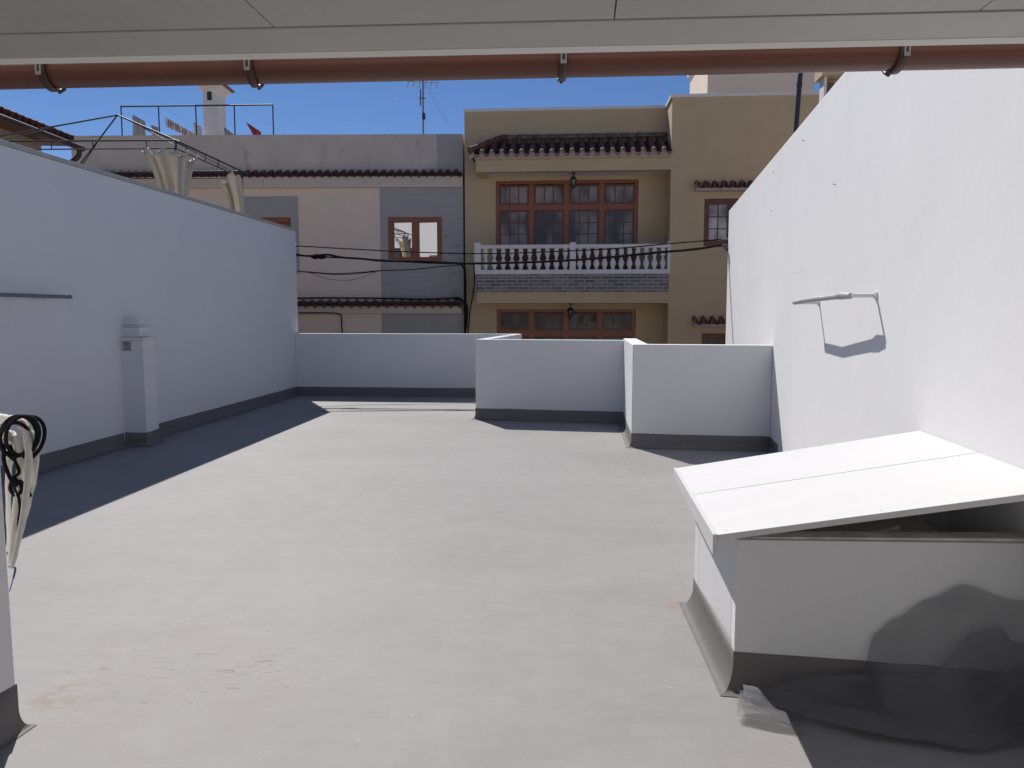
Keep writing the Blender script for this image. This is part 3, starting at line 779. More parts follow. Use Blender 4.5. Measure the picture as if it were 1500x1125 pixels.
mb = MB().box(-5.85, .6, -9, -4.01, -7, 5.2); build(mb, 'wall', M['tan'], w)  # unseen block added to hold back sky and bounce light on the terrace

# ------------------------------------------------------------------ facades across the street
class Frame:
    def __init__(s, y0, k):              # plane Y = y0 + k X ; v is distance towards the camera
        s.o = Vector((0, y0, 0)); s.u = Vector((1, k, 0)).normalized(); s.n = Vector((k, -1, 0)).normalized()
    def p(s, u, v, z): q = s.o + s.u * u + s.n * v; return Vector((q.x, q.y, z))
    def uz(s, px, py, v=0):
        d = ray(px, py); o = s.o + s.n * v; t_ = (o - Vector((0, 0, CH))).dot(s.n) / d.dot(s.n)
        q = Vector((0, 0, CH)) + d * t_; return (q - s.o).dot(s.u), q.z
    def box(s, mb, u0, u1, v0, v1, z0, z1):
        mb.hexa([s.p(u0, v1, z0), s.p(u1, v1, z0), s.p(u1, v0, z0), s.p(u0, v0, z0), s.p(u0, v1, z1), s.p(u1, v1, z1), s.p(u1, v0, z1), s.p(u0, v0, z1)])
        return mb
    def pbox(s, mb, px0, px1, py0, py1, v0, v1):   # px/py on the plane v1 (the face seen)
        u0, z1 = s.uz(px0, py0, v1); u1, _ = s.uz(px1, py0, v1); _, z0 = s.uz(px0, py1, v1)
        return s.box(mb, u0, u1, v0, v1, z0, z1)

def wall_with_holes(F, mb, u0, u1, z0, z1, v0, v1, holes):
    us = sorted({u0, u1} | {h[0] for h in holes} | {h[1] for h in holes}); zs = sorted({z0, z1} | {h[2] for h in holes} | {h[3] for h in holes})
    us = [x for x in us if u0 <= x <= u1]; zs = [x for x in zs if z0 <= x <= z1]
    for a, b in zip(us, us[1:]):
        run = None
        for c, d in zip(zs, zs[1:]):
            cu, cz = (a + b) / 2, (c + d) / 2
            solid = not any(h[0] < cu < h[1] and h[2] < cz < h[3] for h in holes)
            if solid: run = (run[0], d) if run else (c, d)
            if (not solid or d == zs[-1]) and run: F.box(mb, a, b, v0, v1, run[0], run[1]); run = None

def window(F, parent, u0, u1, z0, z1, v, cols, bands, mat, pane_mat, fr=.09, mull=.10, bar=.022, tilt=0, sash=None):
    """joinery in a wall opening: frame, mullions, sash bars; bands = [(z0, z1, bars across, bars up)]"""
    mb = MB(); D = .10
    F.box(mb, u0, u0 + fr, v - D, v, z0, z1); F.box(mb, u1 - fr, u1, v - D, v, z0, z1)
    F.box(mb, u0 + fr, u1 - fr, v - D, v, z1 - fr, z1); F.box(mb, u0 + fr, u1 - fr, v - D, v, z0, z0 + fr)
    ins = [(u0 + fr, u1 - fr)]
    W_ = (u1 - u0 - 2 * fr - mull * (cols - 1)) / cols; zin0, zin1 = z0 + fr, z1 - fr
    for c in range(1, cols):
        a = u0 + fr + c * W_ + (c - 1) * mull; F.box(mb, a, a + mull, v - D, v - .004, zin0, zin1)
    for i, bd in enumerate(bands):
        if i: 
            lo = bands[i - 1]
            for c in range(cols):
                a = u0 + fr + c * (W_ + mull); F.box(mb, a, a + W_, v - D, v - .008, bd[1] , lo[0])
    f_ = build(mb, 'window', mat, parent)
    if bands[-1][0] - zin0 > .1:
        pn = MB()
        for c in range(cols):
            a = u0 + fr + c * (W_ + mull); F.box(pn, a, a + W_, v - .075, v - .025, zin0, bands[-1][0] - .001)
            F.box(pn, a + .12, a + W_ - .12, v - .03, v - .012, zin0 + .12, bands[-1][0] - .12)
        build(pn, 'lower_panel', sash or mat, f_)
    for bd in bands:
        for c in range(cols):
            a = u0 + fr + c * (W_ + mull); sb = MB(); st = .045
            F.box(sb, a, a + st, v - .07, v - .02, bd[0], bd[1]); F.box(sb, a + W_ - st, a + W_, v - .07, v - .02, bd[0], bd[1])
            F.box(sb, a + st, a + W_ - st, v - .07, v - .02, bd[0], bd[0] + st); F.box(sb, a + st, a + W_ - st, v - .07, v - .02, bd[1] - st, bd[1])
            for k in range(1, bd[2]):
                x = a + st + (W_ - 2 * st) * k / bd[2]; F.box(sb, x - bar / 2, x + bar / 2, v - .06, v - .03, bd[0] + st, bd[1] - st)
            for k in range(1, bd[3]):
                z = bd[0] + st + (bd[1] - bd[0] - 2 * st) * k / bd[3]; F.box(sb, a + st, a + W_ - st, v - .061, v - .031, z - bar / 2, z + bar / 2)
            build(sb, 'sash', sash or mat, f_)
            pm = MB(); q0, q1 = a + .04, a + W_ - .04; dv = tilt * (q1 - q0) / 2; zz0, zz1 = bd[0] + .02, bd[1] - .02; vm = v - .049
            pm.hexa([F.p(q0, vm - dv + .003, zz0), F.p(q1, vm + dv + .003, zz0), F.p(q1, vm + dv - .003, zz0), F.p(q0, vm - dv - .003, zz0), F.p(q0, vm - dv + .003, zz1), F.p(q1, vm + dv + .003, zz1), F.p(q1, vm + dv - .003, zz1), F.p(q0, vm - dv - .003, zz1)]); build(pm, 'pane', pane_mat, f_)
    return f_

def tile_eave(F, u0, u1, z, v_out, v_in, pitch, mat, parent, name='tile_row', rise=.30, jit=.008):
    mb = MB(); L = v_out - v_in; dd = (F.n * L + Vector((0, 0, -L * rise))).normalized()
    n = max(1, int(round((u1 - u0) / pitch))); p = (u1 - u0) / n
    tile_course(mb, F.p(u0, v_in, z + L * rise), F.u, dd, L * math.sqrt(1 + rise * rise), p, n, jitter=jit)
    return build(mb, name, mat, parent)

# ---- ochre house
Y = Frame(18.28, -.07); VB = -.92
w = oc = thing('ochre_house', 'ochre rendered house with tiled balcony roof, white balusters and brown window walls', 'house', (3, 19, -7))
uL, _ = Y.uz(681, 300, VB); uMid, zTop = Y.uz(985, 138.5, 0); uR, _ = Y.uz(1206, 200, 0)
_, zT2 = Y.uz(830, 154, VB)
# openings of the balcony windows (in the back plane)
wu0, wz1 = Y.uz(726, 265, VB); wu1, _ = Y.uz(935.5, 265, VB)
_, zFloor = Y.uz(840, 405, VB); zFloor -= .25
_, lz1 = Y.uz(830, 453, VB); lz0 = lz1 - 2.75
mb = MB(); wall_with_holes(Y, mb, uL, uMid, -7, zTop - .07, VB - .35, VB, [(wu0, wu1, zFloor, wz1), (wu0 + .02, wu1 - .02, lz0, lz1)])
# projecting right volume with two windows
rw0, rz1 = Y.uz(1032, 291, 0); rw1, rz0 = Y.uz(1110, 360, 0)
qw0, qz1 = Y.uz(1028, 488, 0); qw1 = rw1 + .02; qz0 = qz1 - 1.25
wall_with_holes(Y, mb, uMid, uR, -7, zTop - .071, -.35, 0, [(rw0, rw1, rz0, rz1), (qw0, qw1, qz0, qz1)])
Y.box(mb, uMid, uMid + .25, VB - .35, -.351, -7, zTop - .072)
Y.box(mb, uR - .25, uR, -6, -.351, -7, zTop - .072); Y.box(mb, uL, uL + .25, -6, VB - .351, -7, zTop - .072)
build(mb, 'wall', M['ochre'], w)
mb = MB(); Y.box(mb, uL - .02, uMid - .02, VB - .37, VB + .03, zTop - .07, zTop); Y.box(mb, uMid - .04, uR + .03, VB - .37 + .9, .03, zTop - .07, zTop + .002)
Y.box(mb, uMid - .04, uMid + .24, VB - .30, -.391, zTop - .069, zTop + .001)
build(mb, 'coping', M['palewhite'], w)
mb = MB(); Y.box(mb, uL + .26, uR - .26, -6, VB - .36, zTop - .9, zTop - .6); build(mb, 'flat_roof', M['trimgrey'], w)
# balcony roof: beam, soffit, tiles
bu0, bz1 = Y.uz(697, 236, 0); _, bz0 = Y.uz(697, 252, 0); bu1 = uMid - .002
mb = MB(); Y.box(mb, bu0, bu1, -.22, 0, bz0, bz1 + .02); Y.box(mb, bu0, bu0 + .2, VB + .001, -.221, bz0 + .002, bz1 + .02)
build(mb, 'balcony_beam', M['ochre'], w)
mb = MB(); Y.box(mb, bu0 + .2, bu1, VB + .001, -.222, bz0 + .04, bz0 + .12); build(mb, 'soffit', M['palewhite'], w)
rs = .50; zE = bz1 + .15
mb = MB(); pitch = .235; nT = int((bu1 - bu0 + .2) / pitch); pitch = (bu1 - bu0 + .14) / nT
hyp = math.sqrt(1 + rs * rs)
dd = (Y.n + Vector((0, 0, -rs))).normalized(); Ltot = .98 + .12
course = Ltot / 3
for c in range(3):
    v_lo = .14 - c * course; v_hi = v_lo - course - .05
    skip = c                                         # hip on the left end
    tile_course(mb, Y.p(bu0 - .14 + pitch * skip, v_hi, zE + (.14 - v_hi) * rs), Y.u, dd, (v_lo - v_hi) * hyp, pitch, nT - skip, jitter=.012, ac=.95, ap=1.5)
rt = build(mb, 'roof_tiles', M['tile'], w)
mb = MB()                                            # weathered ridge course against the wall
nr = 11; ra = bu0 + .62
for k in range(nr):
    a = ra + (bu1 - ra) * k / nr; b = ra + (bu1 - ra) * (k + 1.08) / nr
    zz = zE + (.14 - VB) * rs + .045
    P = []
    for uu, r_ in ((a, .14), (min(b, bu1), .12)):
        P.append([Y.p(uu, VB + .06 + r_ * math.cos(t_ * PI / 8), zz - .05 + r_ * math.sin(t_ * PI / 8) * .9 + random.uniform(-.004, .004)) for t_ in range(9)])
    mb.grid(P); 
build(mb, 'ridge_tiles', M['tilegrey'], rt, solid=.012)
mb = MB()                                            # hip tiles at the left
h0 = Y.p(bu0 - .13, .16, zE + .07); h1 = Y.p(bu0 + .62, VB + .1, zE + (.14 - VB) * rs + .06)
for k in range(4):
    a = h0.lerp(h1, k / 4); b = h0.lerp(h1, (k + 1.1) / 4); mb.tube([a + Vector((0, 0, .012)), b], [.075, .065], 8)
build(mb, 'hip_tiles', M['tile'], rt)
mb = MB()                                            # left slope under the hip
mb.add([Y.p(bu0 - .16, .16, zE), h1, Y.p(bu0 - .16, VB, zE + .02), Y.p(bu0 + .62, VB, zE + .3)], [(0, 1, 3, 2)]); build(mb, 'hip_side', M['tile'], rt, solid=.03)
mb = MB()                                            # scalloped mortar under the tile ends
wv = tile_wave(pitch, 6, .9, 1.0); P0 = []; P1 = []
for c in range(nT):
    for u_, h_ in wv:
        P0.append(Y.p(bu0 - .14 + c * pitch + u_, .065, zE + .03 + h_ * .9)); sh = abs(math.sin(PI * (u_ / pitch) - PI * .25)) 
        P1.append(Y.p(bu0 - .14 + c * pitch + u_, .065, bz1 + .022 + .055 * abs(math.sin(PI * ((c * pitch + u_) / pitch))) ))
mb.grid([P0, P1], False); build(mb, 'mortar_bed', M['mortar'], rt, solid=.03)
mb = MB(); Y.box(mb, bu0 - .02, bu1, -.2, .045, bz1 + .021, zE - .0); build(mb, 'fascia', M['ochre'], rt)

# big brown windows of both storeys
def band(z1_, z0_): return (z0_, z1_)
ta = wz1 - .10; _, tb = Y.uz(830, 299, VB); _, da = Y.uz(830, 306.5, VB)
nrow = 6
window(Y, w, wu0, wu1, zFloor, wz1, VB - .06, 4, [(tb, ta, 3, 1), (Y.uz(830, 361, VB)[1], da, 3, 3)], M['wood'], M['glass_curtain'], fr=.08, mull=.12, sash=M['wooddark'])
ta = lz1 - .10; _, tb = Y.uz(830, 484, VB); _, da = Y.uz(830, 492, VB)
window(Y, w, wu0 + .02, wu1 - .02, lz0, lz1, VB - .06, 4, [(tb, ta, 3, 1), (lz0 + .35, da, 3, nrow)], M['wood'], M['glass_dark'], fr=.08, mull=.12, sash=M['wooddark'])
window(Y, w, rw0, rw1, rz0, rz1, -.05, 2, [(rz0 + .085, rz1 - .085, 2, 3)], M['wooddark'], M['glass_light'], fr=.085, mull=.07)
window(Y, w, qw0, qw1, qz0, qz1, -.05, 2, [(qz0 + .085, qz1 - .085, 2, 3)], M['wooddark'], M['glass_dark'], fr=.085, mull=.07)
mb = MB(); Y.box(mb, uL + .3, uR - .3, -5.5, -5.4, -7, zTop - 1); build(mb, 'inner_wall', M['trimgrey'], w)
# tile hoods over the side windows
for (pa, pb, py) in ((1019, 1112, 277.5), (1015, 1108, 477)):
    a, z = Y.uz(pa, py, .2); b, _ = Y.uz(pb, py, .2)
    o = tile_eave(Y, a, b, z + .085, .22, -.0, .205, M['tilered'], w, 'window_hood', rise=.35)
    mb = MB(); Y.box(mb, a + .01, b - .01, 0.001, .185, z - .02, z + .035); build(mb, 'hood_slab', M['mortar'], o)
# balcony: slab, brick upstand, balustrade
_, kz1 = Y.uz(830, 401.5, 0); _, kz0 = Y.uz(830, 427.5, 0); _, sz0 = Y.uz(830, 444, 0)
mb = MB(); Y.box(mb, bu0, bu1, VB + .001, 0, sz0, kz0 - .002); build(mb, 'balcony_slab', M['ochre'], w)
mb = MB(); Y.box(mb, bu0 - .01, bu1, -.14, .018, kz0, kz1); Y.box(mb, bu0 - .01, bu0 + .13, VB + .001, -.141, kz0, kz1); build(mb, 'brick_upstand', M['brick'], w)
mb = MB(); Y.box(mb, bu0 + .14, bu1, VB + .001, -.15, kz0 - .001, kz0 + .04); build(mb, 'balcony_floor', M['trimgrey'], w)
_, r1 = Y.uz(830, 358, 0); _, r0 = Y.uz(830, 363.5, 0); _, b1_ = Y.uz(830, 395, 0)
mb = MB(); Y.box(mb, bu0 + .1, bu1, -.14, .025, r0, r1); Y.box(mb, bu0 + .1, bu1, -.14, .025, kz1 + .001, b1_)
bal = build(mb, 'balustrade', M['palewhite'], w, bevel=.01)
posts = []
for pa, pb in ((695, 704.5), (834.5, 843.5), (977.5, 982)):
    a, _ = Y.uz(pa, 380, 0); b, _ = Y.uz(pb, 380, 0); posts.append((a, b))
    mb = MB(); Y.box(mb, a, b, -.16, .04, kz1 + .0, r1 + .05); build(mb, 'balustrade_post', M['palewhite'], bal, bevel=.01)
H = r0 - b1_
prof = [(.052, 0), (.052, .04), (.03, .06), (.034, .09), (.062, .22), (.066, .30), (.05, .42), (.028, .52), (.026, .58), (.04, .64), (.056, .76), (.06, .84), (.046, .93), (.052, .95), (.052, 1.0)]
src = None
for (a, b), n in (((posts[0][1], posts[1][0]), 10), ((posts[1][1], posts[2][0]), 11)):
    for k in range(n):
        uu = a + (b - a) * (k + .5) / n; c = Y.p(uu, -.06, b1_)
        if src is None:
            mb = MB().lathe([(r_ * 1.12, z_ * H) for r_, z_ in prof], c, 14); src = build(mb, 'baluster', M['palewhite'], bal); c0 = c
        else:
            o = src.copy(); COL.objects.link(o); o.parent = bal; o.location = c - c0
# flower pots glimpsed behind the balusters
for k, px in enumerate((745, 762, 775, 800, 812, 858, 872, 886, 905)):
    uu, _ = Y.uz(px, 385, -.35); zb = kz0 + .04; mb = MB(); c = Y.p(uu, -.4, zb)
    mb.lathe([(.07, 0), (.10, .22), (.11, .22), (.11, .25), (.09, .25), (.02, .23)], c, 10)
    t_ = thing('flower_pot', ['small', 'narrow', 'tiny', 'middle', 'rounded', 'low', 'squat', 'plain', 'end'][k] + ' clay pot with a plant behind the balcony balusters, number', 'pot', tuple(c), 'pots behind the balcony balusters')
    t_['label'] = 'clay pot with a small plant half hidden behind the white balcony balusters'
    build(mb, 'pot', M['wooddark'] if k % 2 else M['rust'], t_)
    lf = MB(); rnd = random.Random(k)
    for q in range(40):
        a_ = rnd.uniform(0, 6.28); h_ = rnd.uniform(.25, .55); r_ = rnd.uniform(.02, .13)
        p = c + Vector((r_ * math.cos(a_), r_ * math.sin(a_), h_)); e = Vector((rnd.uniform(-1, 1), rnd.uniform(-1, 1), rnd.uniform(-.2, 1))).normalized() * .05; s_ = e.cross(Vector((0, 0, 1))) * .4
        lf.add([p - e, p + s_, p + e, p - s_], [(0, 1, 2, 3)])
    if 'leaf' not in M: M['leaf'] = plain('dark_green_leaf', (.05, .08, .035), .6, .3, 20)
    build(lf, 'foliage', M['leaf'], t_)
# lanterns
def lantern(px, ztop, v, label):
    u_, _ = Y.uz(px, 260, v); c = Y.p(u_, v, ztop); t_ = thing('wall_lantern', label, 'lantern', tuple(c), 'lanterns of the ochre house')
    t_.name = 'hanging_lantern'
    WLOC[t_.name] = c
    mb = MB().lathe([(.001, 0), (.06, -.005), (.055, -.025), (.015, -.03), (.012, -.09), (.03, -.10), (.085, -.16), (.095, -.17), (.075, -.175), (.001, -.16)], c, 8)
    for k in range(6):
        a = k * PI / 3; mb.tube([c + Vector((.075 * math.cos(a), .075 * math.sin(a), -.175)), c + Vector((.05 * math.cos(a), .05 * math.sin(a), -.33))], .008, 5)
    mb.lathe([(.001, -.33), (.058, -.33), (.055, -.345), (.02, -.36), (.015, -.39), (.001, -.40)], c, 8)
    build(mb, 'lantern_frame', M['lantern'], t_)
    build(MB().lathe([(.066, -.178), (.044, -.328)], c, 6), 'lantern_glass', M['glass_lantern'], t_)
lantern(840, bz0 + .04, -.40, 'black lantern hanging under the tiled balcony roof above the white balusters')
lantern(837, sz0, -.35, 'black lantern hanging under the balcony slab above the lower window wall')

# roof room and beyond
w = thing('rooftop_room', 'pale pinkish block standing on the roof of the ochre house, cut by the gutter', 'building', (6, 22, 6))
F2 = Frame(21.5, -.07); a, z0 = F2.uz(1036, 139, 0); b, z1 = F2.uz(1195, 60, 0)
mb = MB(); F2.box(mb, a, b, -3, 0, z0 - .6, z1); build(mb, 'wall', M['fascia'] if False else M['pinkwall'], w)
mb = MB(); F2.box(mb, a - .08, b + .08, -3.05, .08, z1, z1 + .12); build(mb, 'roof_edge', M['palewhite'], w)

w = thing('neighbour_house', 'narrow glimpse of a house with brown shutter above the right wall top', 'house', (7, 15.6, -7))
F3 = Frame(16.2, -.1); a, _ = F3.uz(1207, 130, 0); a1, _ = F3.uz(1211, 130, 0); b, _ = F3.uz(1223, 130, 0); _, zt = F3.uz(1220, 112, 0)
mb = MB(); F3.box(mb, a, a1, -.3, 0, -7, zt); F3.box(mb, b, b + 3, -.3, 0, -7, zt - .15); build(mb, 'wall', M['palewhite'], w)
mb = MB(); F3.box(mb, a1, b, -.28, -.04, 1, zt - .1); build(mb, 'shutter', M['rust'], w)
mb = MB(); F3.box(mb, a - .08, b + .5, -.4, .12, zt, zt + .2); F3.box(mb, a + .1, b + .8, -.4, .2, zt + .2, zt + .4); build(mb, 'eave', M['ochre'], w)

p0 = at_y(1164, 214, 13.2); p1 = at_y(1171, 125, 13.2)
w = thing('flue_pipe', 'thin black flue pipe rising behind the right wall in front of the ochre house', 'pipe', (p0.x, p0.y, 3))
mb = MB().tube(smoothpath([p0 - (p1 - p0) * 1.2, p0, p0.lerp(p1, .5), p1, at_y(1173, 107, 13.2), at_y(1180, 99, 13.2), at_y(1200, 96, 13.2)], 5), .042, 10)
build(mb, 'pipe', M['iron'], w)
mb = MB().tube([p0.lerp(p1, .98), p0.lerp(p1, 1.04)], .05, 10); build(mb, 'collar', M['iron'], w)

# ---- pale pink house
Pk = Frame(19.35, -.02)
w = pk = thing('pink_house', 'pale pink and grey terraced house with two rows of dark barrel tiles', 'house', (-6, 20, -7))
pL, _ = Pk.uz(108, 300, 0); pR = Pk.uz(678.5, 300, 0)[0]; pB, _ = Pk.uz(556.5, 300, 0)
_, pTop = Pk.uz(600, 196, 0)
n0, nz1 = Pk.uz(568, 318, 0); n1_, nz0 = Pk.uz(648, 384, 0)
l0, lz1b = Pk.uz(376, 318, 0); l1, lz0b = Pk.uz(428, 384, 0)
_, zf = Pk.uz(500, 275, .06); _, zt_ = Pk.uz(500, 263.5, .06)
mb = MB(); wall_with_holes(Pk, mb, pL, pB, -7, zf, -.3, 0, [(l0, l1, nz0, nz1)]); build(mb, 'wall', M['pinkwall'], w)
mb = MB(); wall_with_holes(Pk, mb, pB, pR, -7, zf, -.3, .012, [(n0, n1_, nz0, nz1)]); build(mb, 'block_wall', M['block'], w)
mb = MB(); Pk.box(mb, pL, pR, -.3, -.03, zf, pTop); Pk.box(mb, pL, pL + .3, -5, -.301, -7, pTop - .02); Pk.box(mb, pR - .3, pR, -5, -.301, -7, pTop - .02); build(mb, 'roof_parapet', M['parapet_grey'], w)
qa, _ = Pk.uz(640, 220, 0); mb = MB(); Pk.box(mb, qa, pR - .01, -.029, -.015, zt_ + .2, pTop - .01); build(mb, 'grey_patch', M['block'], w)
mb = MB(); Pk.box(mb, pL + .3, pR - .3, -5, -.31, pTop - .9, pTop - .8); build(mb, 'flat_roof', M['trimgrey'], w)
mb = MB(); Pk.box(mb, pL, pR - .001, -.029, .13, zf - .0, zt_ + .075); build(mb, 'fascia', M['fascia'], w)
mb = MB(); Pk.box(mb, pL + .02, pR - .03, -.028, .10, zt_ + .077, zt_ + .175); build(mb, 'tile_bed', M['tilebed'], w)
tile_eave(Pk, pL, pR - .02, zt_ + .10, .22, -.03, .205, M['tile'], w, rise=.4)
_, g1z = Pk.uz(500, 451.5, .06); _, g0z = Pk.uz(500, 459, .06); gl, _ = Pk.uz(300, 450, 0)
mb = MB(); Pk.box(mb, pL, pR - .05, .013, .13, g0z, g1z + .05); build(mb, 'lower_fascia', M['fascia'], w)
mb = MB(); Pk.box(mb, pL + .02, pR - .06, .014, .10, g1z + .052, g1z + .165); build(mb, 'tile_bed', M['tilebed'], w)
tile_eave(Pk, pL, pR - .02, g1z + .075, .22, .013, .232, M['tilered'], w, rise=.35)
# window surround and windows
mb = MB(); s_ = .36
Pk.box(mb, l0 - s_, l1 + .19, .001, .02, nz1, nz1 + s_ * 1.45); Pk.box(mb, l0 - s_, l0, .001, .02, nz0 - .3, nz1); Pk.box(mb, l1, l1 + .19, .001, .02, nz0 - .3, nz1); Pk.box(mb, l0, l1, .001, .02, nz0 - .3, nz0)
build(mb, 'window_surround', M['trimgrey'], w)
window(Pk, w, n0, n1_, nz0, nz1, -.01, 2, [(nz0 + .09, nz1 - .09, 1, 1)], M['wood'], M['glass_mirror'], fr=.09, mull=.09, tilt=.105)
window(Pk, w, l0, l1, nz0, nz1, -.05, 2, [(nz0 + .09, nz1 - .09, 1, 1)], M['wood'], M['glass_dark'], fr=.09, mull=.09)
mb = MB()
for k in range(9): Pk.box(mb, l0 + .08, l1 - .08, -.06, -.02, nz1 - .12 - k * .12, nz1 - .03 - k * .12)
build(mb, 'shutter', M['wood'], w)

# rooftop of the pink house
def ymark(px, py, Yd): return at_y(px, py, Yd)
CY = 21.5
w = thing('rooftop_chimney', 'pale tapering chimney with small arched openings on the pink house roof', 'chimney', tuple(ymark(314, 205, CY)))
a = ymark(299, 200, CY); b = ymark(318, 200, CY); zt2 = ymark(312, 133, CY).z; zb2 = pTop - 1
mb = MB(); x0, x1 = a.x, b.x
mb.prism([(x0, CY), (x1 + .05, CY), (x1 + .05, CY + .6), (x0, CY + .6)], zb2, zt2)
build(mb, 'shaft', M['palewhite'], w)
zc0 = ymark(312, 133, CY).z; zc1 = ymark(312, 124, CY).z; mb = MB()
for k in range(3):
    e_ = .03 + k * .05; zz0 = zc0 + (zc1 - zc0) * k / 3; mb.prism([(x0 - e_, CY - e_), (x1 + .05 + e_, CY - e_), (x1 + .05 + e_, CY + .6 + e_), (x0 - e_, CY + .6 + e_)], zz0 + .001, zz0 + (zc1 - zc0) / 3)
build(mb, 'cap', M['palewhite'], w)
mb = MB(); cx = (x0 + x1) / 2
for k in range(5): mb.tube([(x0 - .18 + k * .2, CY - .22, zc1 - .01), (x0 - .18 + k * .2 + .02, CY + .3, zc1 + .22)], .06, 8)
mb.prism([(x0 - .2, CY - .2), (x1 + .25, CY - .2), (x1 + .25, CY + .8), (x0 - .2, CY + .8)], zc1 + .002, zc1 + .05)
build(mb, 'tile_cap', M['tilered'], w)
mb = MB()
p = ymark(303, 134, CY); q = ymark(310.5, 147, CY); mb.box(p.x, q.x, CY - .004, CY - .001, q.z, p.z)
build(mb, 'vent_opening', M['iron'], w)

RY = 20.8
w = thing('drying_frame', 'thin metal drying frame with five posts on the pink house roof', 'drying frame', tuple(ymark(288, 200, RY)))
top = [ymark(177, 156, RY), ymark(400, 153.5, RY)]
build(MB().tube(top, .022, 6), 'top_rail', M['iron'], w)
for px in (177, 232, 286.5, 343, 399.5):
    p = ymark(px, 154.8, RY); build(MB().tube([p, (p.x, p.y, pTop - 1)], .018, 6), 'post', M['iron'], w)
mb = MB()
for px0, px1 in ((240, 320), (302, 380), (352, 440), (399, 480)):
    p = ymark(px0, 156, RY); q = ymark(px1, 205, RY + 2.5); mb.tube([p, p.lerp(q, .5) - Vector((0, 0, .06)), q], .002, 4)
build(mb, 'wire', M['greypipe'], w)

def cloth(name, label, mat, quad, Yd, seed):
    rnd = random.Random(seed); P = []; ph = rnd.uniform(0, 6)
    a, b, c, d = [ymark(*q, Yd) for q in quad]      # top-left, top-right, bottom-right, bottom-left
    for j in range(9):
        row = []
        for i in range(11):
            p = a.lerp(b, i / 10).lerp(d.lerp(c, i / 10), j / 8); row.append(p + Vector((0, .05 * math.sin(i * 1.6 + ph + j * .3), .0)))
        P.append(row)
    o = build(MB().grid(P), name, mat, loc=tuple(a), solid=.006); tag(o, label, 'laundry', 'laundry on the pink house roof'); return o
cloth('hanging_towel', 'plain greyish cloth hung by the leftmost post of the rooftop drying frame', M['greycloth'], [(193, 167), (214, 179), (214, 206), (194, 206)], RY + .4, 1)
cloth('hanging_towel', 'narrow pale cloth hung just right of the large greyish cloth', M['greycloth'], [(222, 183), (232, 187), (232, 206), (223, 206)], RY + .6, 2)
for k in range(13):
    x = 243 + k * 3.4; y0 = 172 + k * 1.9
    o = cloth('sock', 'small pinkish garment in the slanting row of pegged washing on the drying frame', M['pinkcloth'] if k % 3 else M['palewhite'], [(x, y0), (x + 2.6, y0 + 1.5), (x + 2.8, y0 + 13 - k * .2), (x + .8, y0 + 14 - k * .2)], RY + .3 + k * .08, k)
cloth('hanging_shirt', 'pale draped garment hung just left of the chimney', M['palewhite'], [(281, 177), (297, 187), (296, 206), (286, 202)], RY + .5, 21)
cloth('hanging_shirt', 'dark greenish garment hung just right of the chimney', M['greycloth'], [(328, 186), (343, 197), (343, 206), (329, 206)], RY + .5, 22)
cloth('hanging_cloth', 'red cloth hung near the right end of the drying frame', M['red'], [(361, 179), (382, 193), (384, 206), (371, 200)], RY + .4, 23)

AY = 20.6
pa = ymark(619.5, 200, AY)
w = thing('tv_antenna', 'thin television antenna mast on the pink house roof against the sky', 'antenna', tuple(pa))
mb = MB().tube([(pa.x, AY, pTop - 1), ymark(619.5, 76, AY)], .022, 6); build(mb, 'mast', M['steel'], w)
mb = MB(); b0 = ymark(598, 119, AY); b1 = ymark(640, 121, AY); mb.tube([b0, b1], .011, 5)
for k in range(6):
    p = b0.lerp(b1, k / 5); mb.tube([p + Vector((-.03, 0, -.16)), p + Vector((.06, 0, .16))], .007, 4)
build(mb, 'yagi', M['steel'], w)
mb = MB().tube([ymark(616, 131, AY), ymark(616, 155, AY)], .016, 5); mb.tube([ymark(614, 143.5, AY), ymark(623, 144, AY)], .018, 5); p = ymark(620.8, 170, AY); mb.box(p.x - .04, p.x + .04, AY - .05, AY + .05, p.z - .09, p.z + .07)
build(mb, 'amplifier', M['iron'], w)
mb = MB()
for q, b_ in (((612, 124), (485, 194)), ((626, 126), (650, 160)), ((650, 160), (662, 194)), ((625, 124), (655, 180))):
    mb.tube([ymark(*q, AY), ymark((q[0] + b_[0]) / 2, (q[1] + b_[1]) / 2 + 4, AY), ymark(*b_, AY)], .002, 4)
build(mb, 'guy_wire', M['greypipe'], w)

# ------------------------------------------------------------------ cables across the street side
def cablething(name, label, paths, yds, r, group=None):
    first = paths[0][0]; t_ = None
    mb = MB()
    for path, (ya_, yb_), rr_ in zip(paths, yds, r):
        n = len(path); xs0, xs1 = path[0][0], path[-1][0]
        pts = [at_y(x, y, ya_ + (yb_ - ya_) * (x - xs0) / (xs1 - xs0 or 1)) for x, y in path]
        mb.tube(smoothpath(pts, 5), rr_ * 1.35, 6)
    o = build(mb, name, M['cable'], loc=tuple(at_y(*first, yds[0][0]))); tag(o, label, 'cable', group); return o
EL, ER = 14.7, 13.62
cablething('overhead_cable', 'thin upper cable from the left wall end to the right wall end', [[(430, 360), (520, 365), (600, 369), (700, 371.5), (800, 369), (900, 364), (980, 357), (1064, 350)]], [(EL, ER)], [.009])
cablething('overhead_cable', 'thick twisted cable bundle sagging across both house fronts', [[(428, 371), (450, 375), (480, 373), (500, 377), (530, 379), (560, 382), (620, 383), (660, 385), (700, 386), (780, 384), (840, 381), (900, 376), (960, 370), (1020, 365), (1064, 357)],
    [(430, 374), (470, 376), (520, 378.5), (560, 381), (640, 385.5), (720, 385), (800, 383.5), (860, 379), (940, 373), (1064, 359)], [(462, 373.5), (470, 377), (477, 375)], [(455, 375), (462, 378), (470, 374), (478, 377)]],
    [(EL, ER), (EL + .05, ER + .05), (EL, EL), (EL, EL)], [.017, .013, .03, .02])
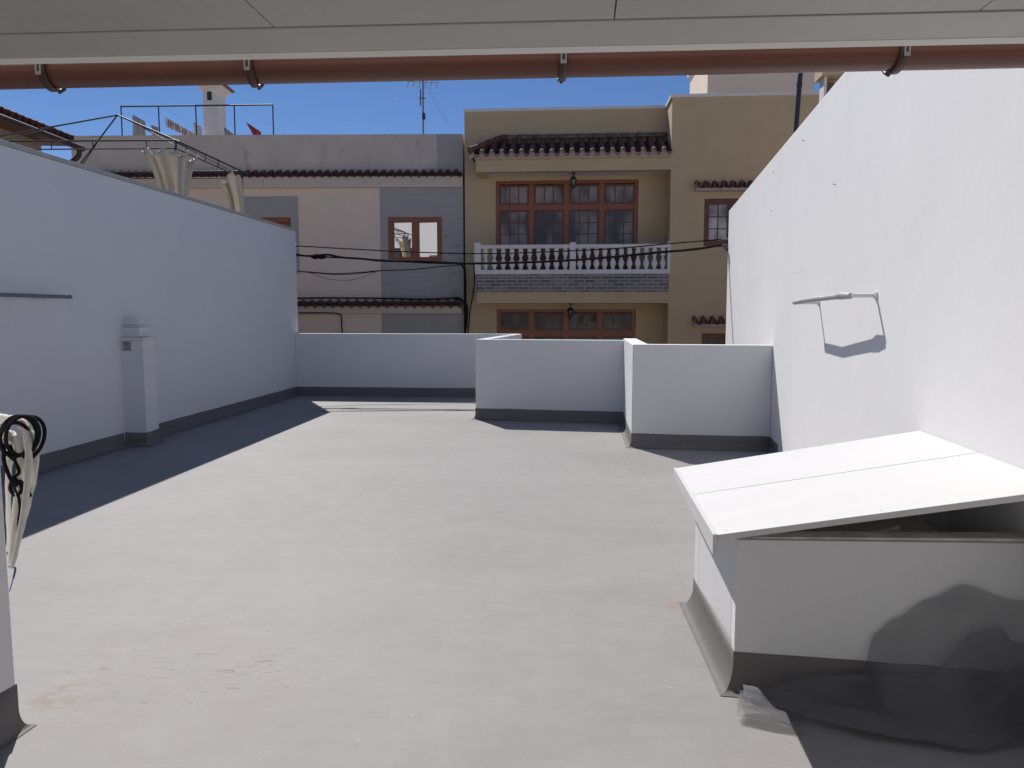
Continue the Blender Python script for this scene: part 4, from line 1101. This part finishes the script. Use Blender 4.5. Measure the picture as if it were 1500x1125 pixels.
cablething('overhead_cable', 'slack lower cable joining the thick bundle near the house joint', [[(428, 396.5), (460, 399), (490, 401), (530, 399), (556, 396.5), (600, 395), (640, 391), (690, 386)], [(450, 398), (475, 407), (497, 410.5), (520, 409), (556, 397)], [(440, 398), (500, 402.5), (550, 398)]],
    [(EL, EL + .6), (EL, EL + .3), (EL, EL + .3)], [.009, .004, .005])
cablething('facade_cable', 'black cable above the lower tile row, running down the pink house corner', [[(428, 437), (470, 436.5), (560, 437), (620, 438.5), (660, 437), (672, 436.5), (680, 444), (683, 455), (682, 480), (681, 505)], [(664, 437), (676, 440), (684, 448), (684, 470), (681.5, 490)]],
    [(19.1, 19.15), (19.1, 19.15)], [.018, .018])
cablething('facade_cable', 'thin cable from the cable joint down the edge between the two houses', [[(676, 388), (681, 396), (682, 420), (682, 445)], [(694, 386), (695, 410), (693, 430), (688, 460), (685, 500)]], [(19.1, 19.1), (18.1, 18.3)], [.02, .012])
cablething('facade_cable', 'thin cable along the wall below the lower tile row, turning down', [[(428, 458.5), (480, 458.5), (496, 460), (500, 466), (501.5, 500)]], [(19.3, 19.3)], [.014])
w = thing('cable_bracket', 'small metal cable bracket with insulators on the end of the left wall', 'bracket', tuple(at_y(427.5, 365, 14.7)))
mb = MB().tube([at_y(427, 340, 14.72), at_y(427.6, 385, 14.72)], .02, 6); build(mb, 'upright', M['iron'], w)
mb = MB()
for y in (360, 371, 396): mb.tube([at_y(424, y, 14.68), at_y(434, y, 14.68)], .02, 8); mb.tube([at_y(431, y, 14.68), at_y(434, y + .2, 14.68)], .036, 8)
build(mb, 'insulator', M['alu'], w)
w = thing('cable_bracket', 'small cable bracket with insulators on the end of the right wall', 'bracket', tuple(at_y(1063, 355, 13.6)))
mb = MB().tube([at_y(1066, 343, 13.62), at_y(1065.5, 368, 13.62)], .025, 6); build(mb, 'upright', M['iron'], w)
mb = MB()
for y in (350, 358, 362): mb.tube([at_y(1066, y, 13.62), at_y(1057, y + .8, 13.62)], [.03, .018], 8)
build(mb, 'insulator', M['steel'], w)
w = cablething('facade_cable', 'thin white painted wire running down the end of the right wall', [[(1068, 372), (1070, 410), (1073, 450), (1073.5, 503)]], [(13.2, 13.2)], [.006])
w.data.materials[0] = M['alu']
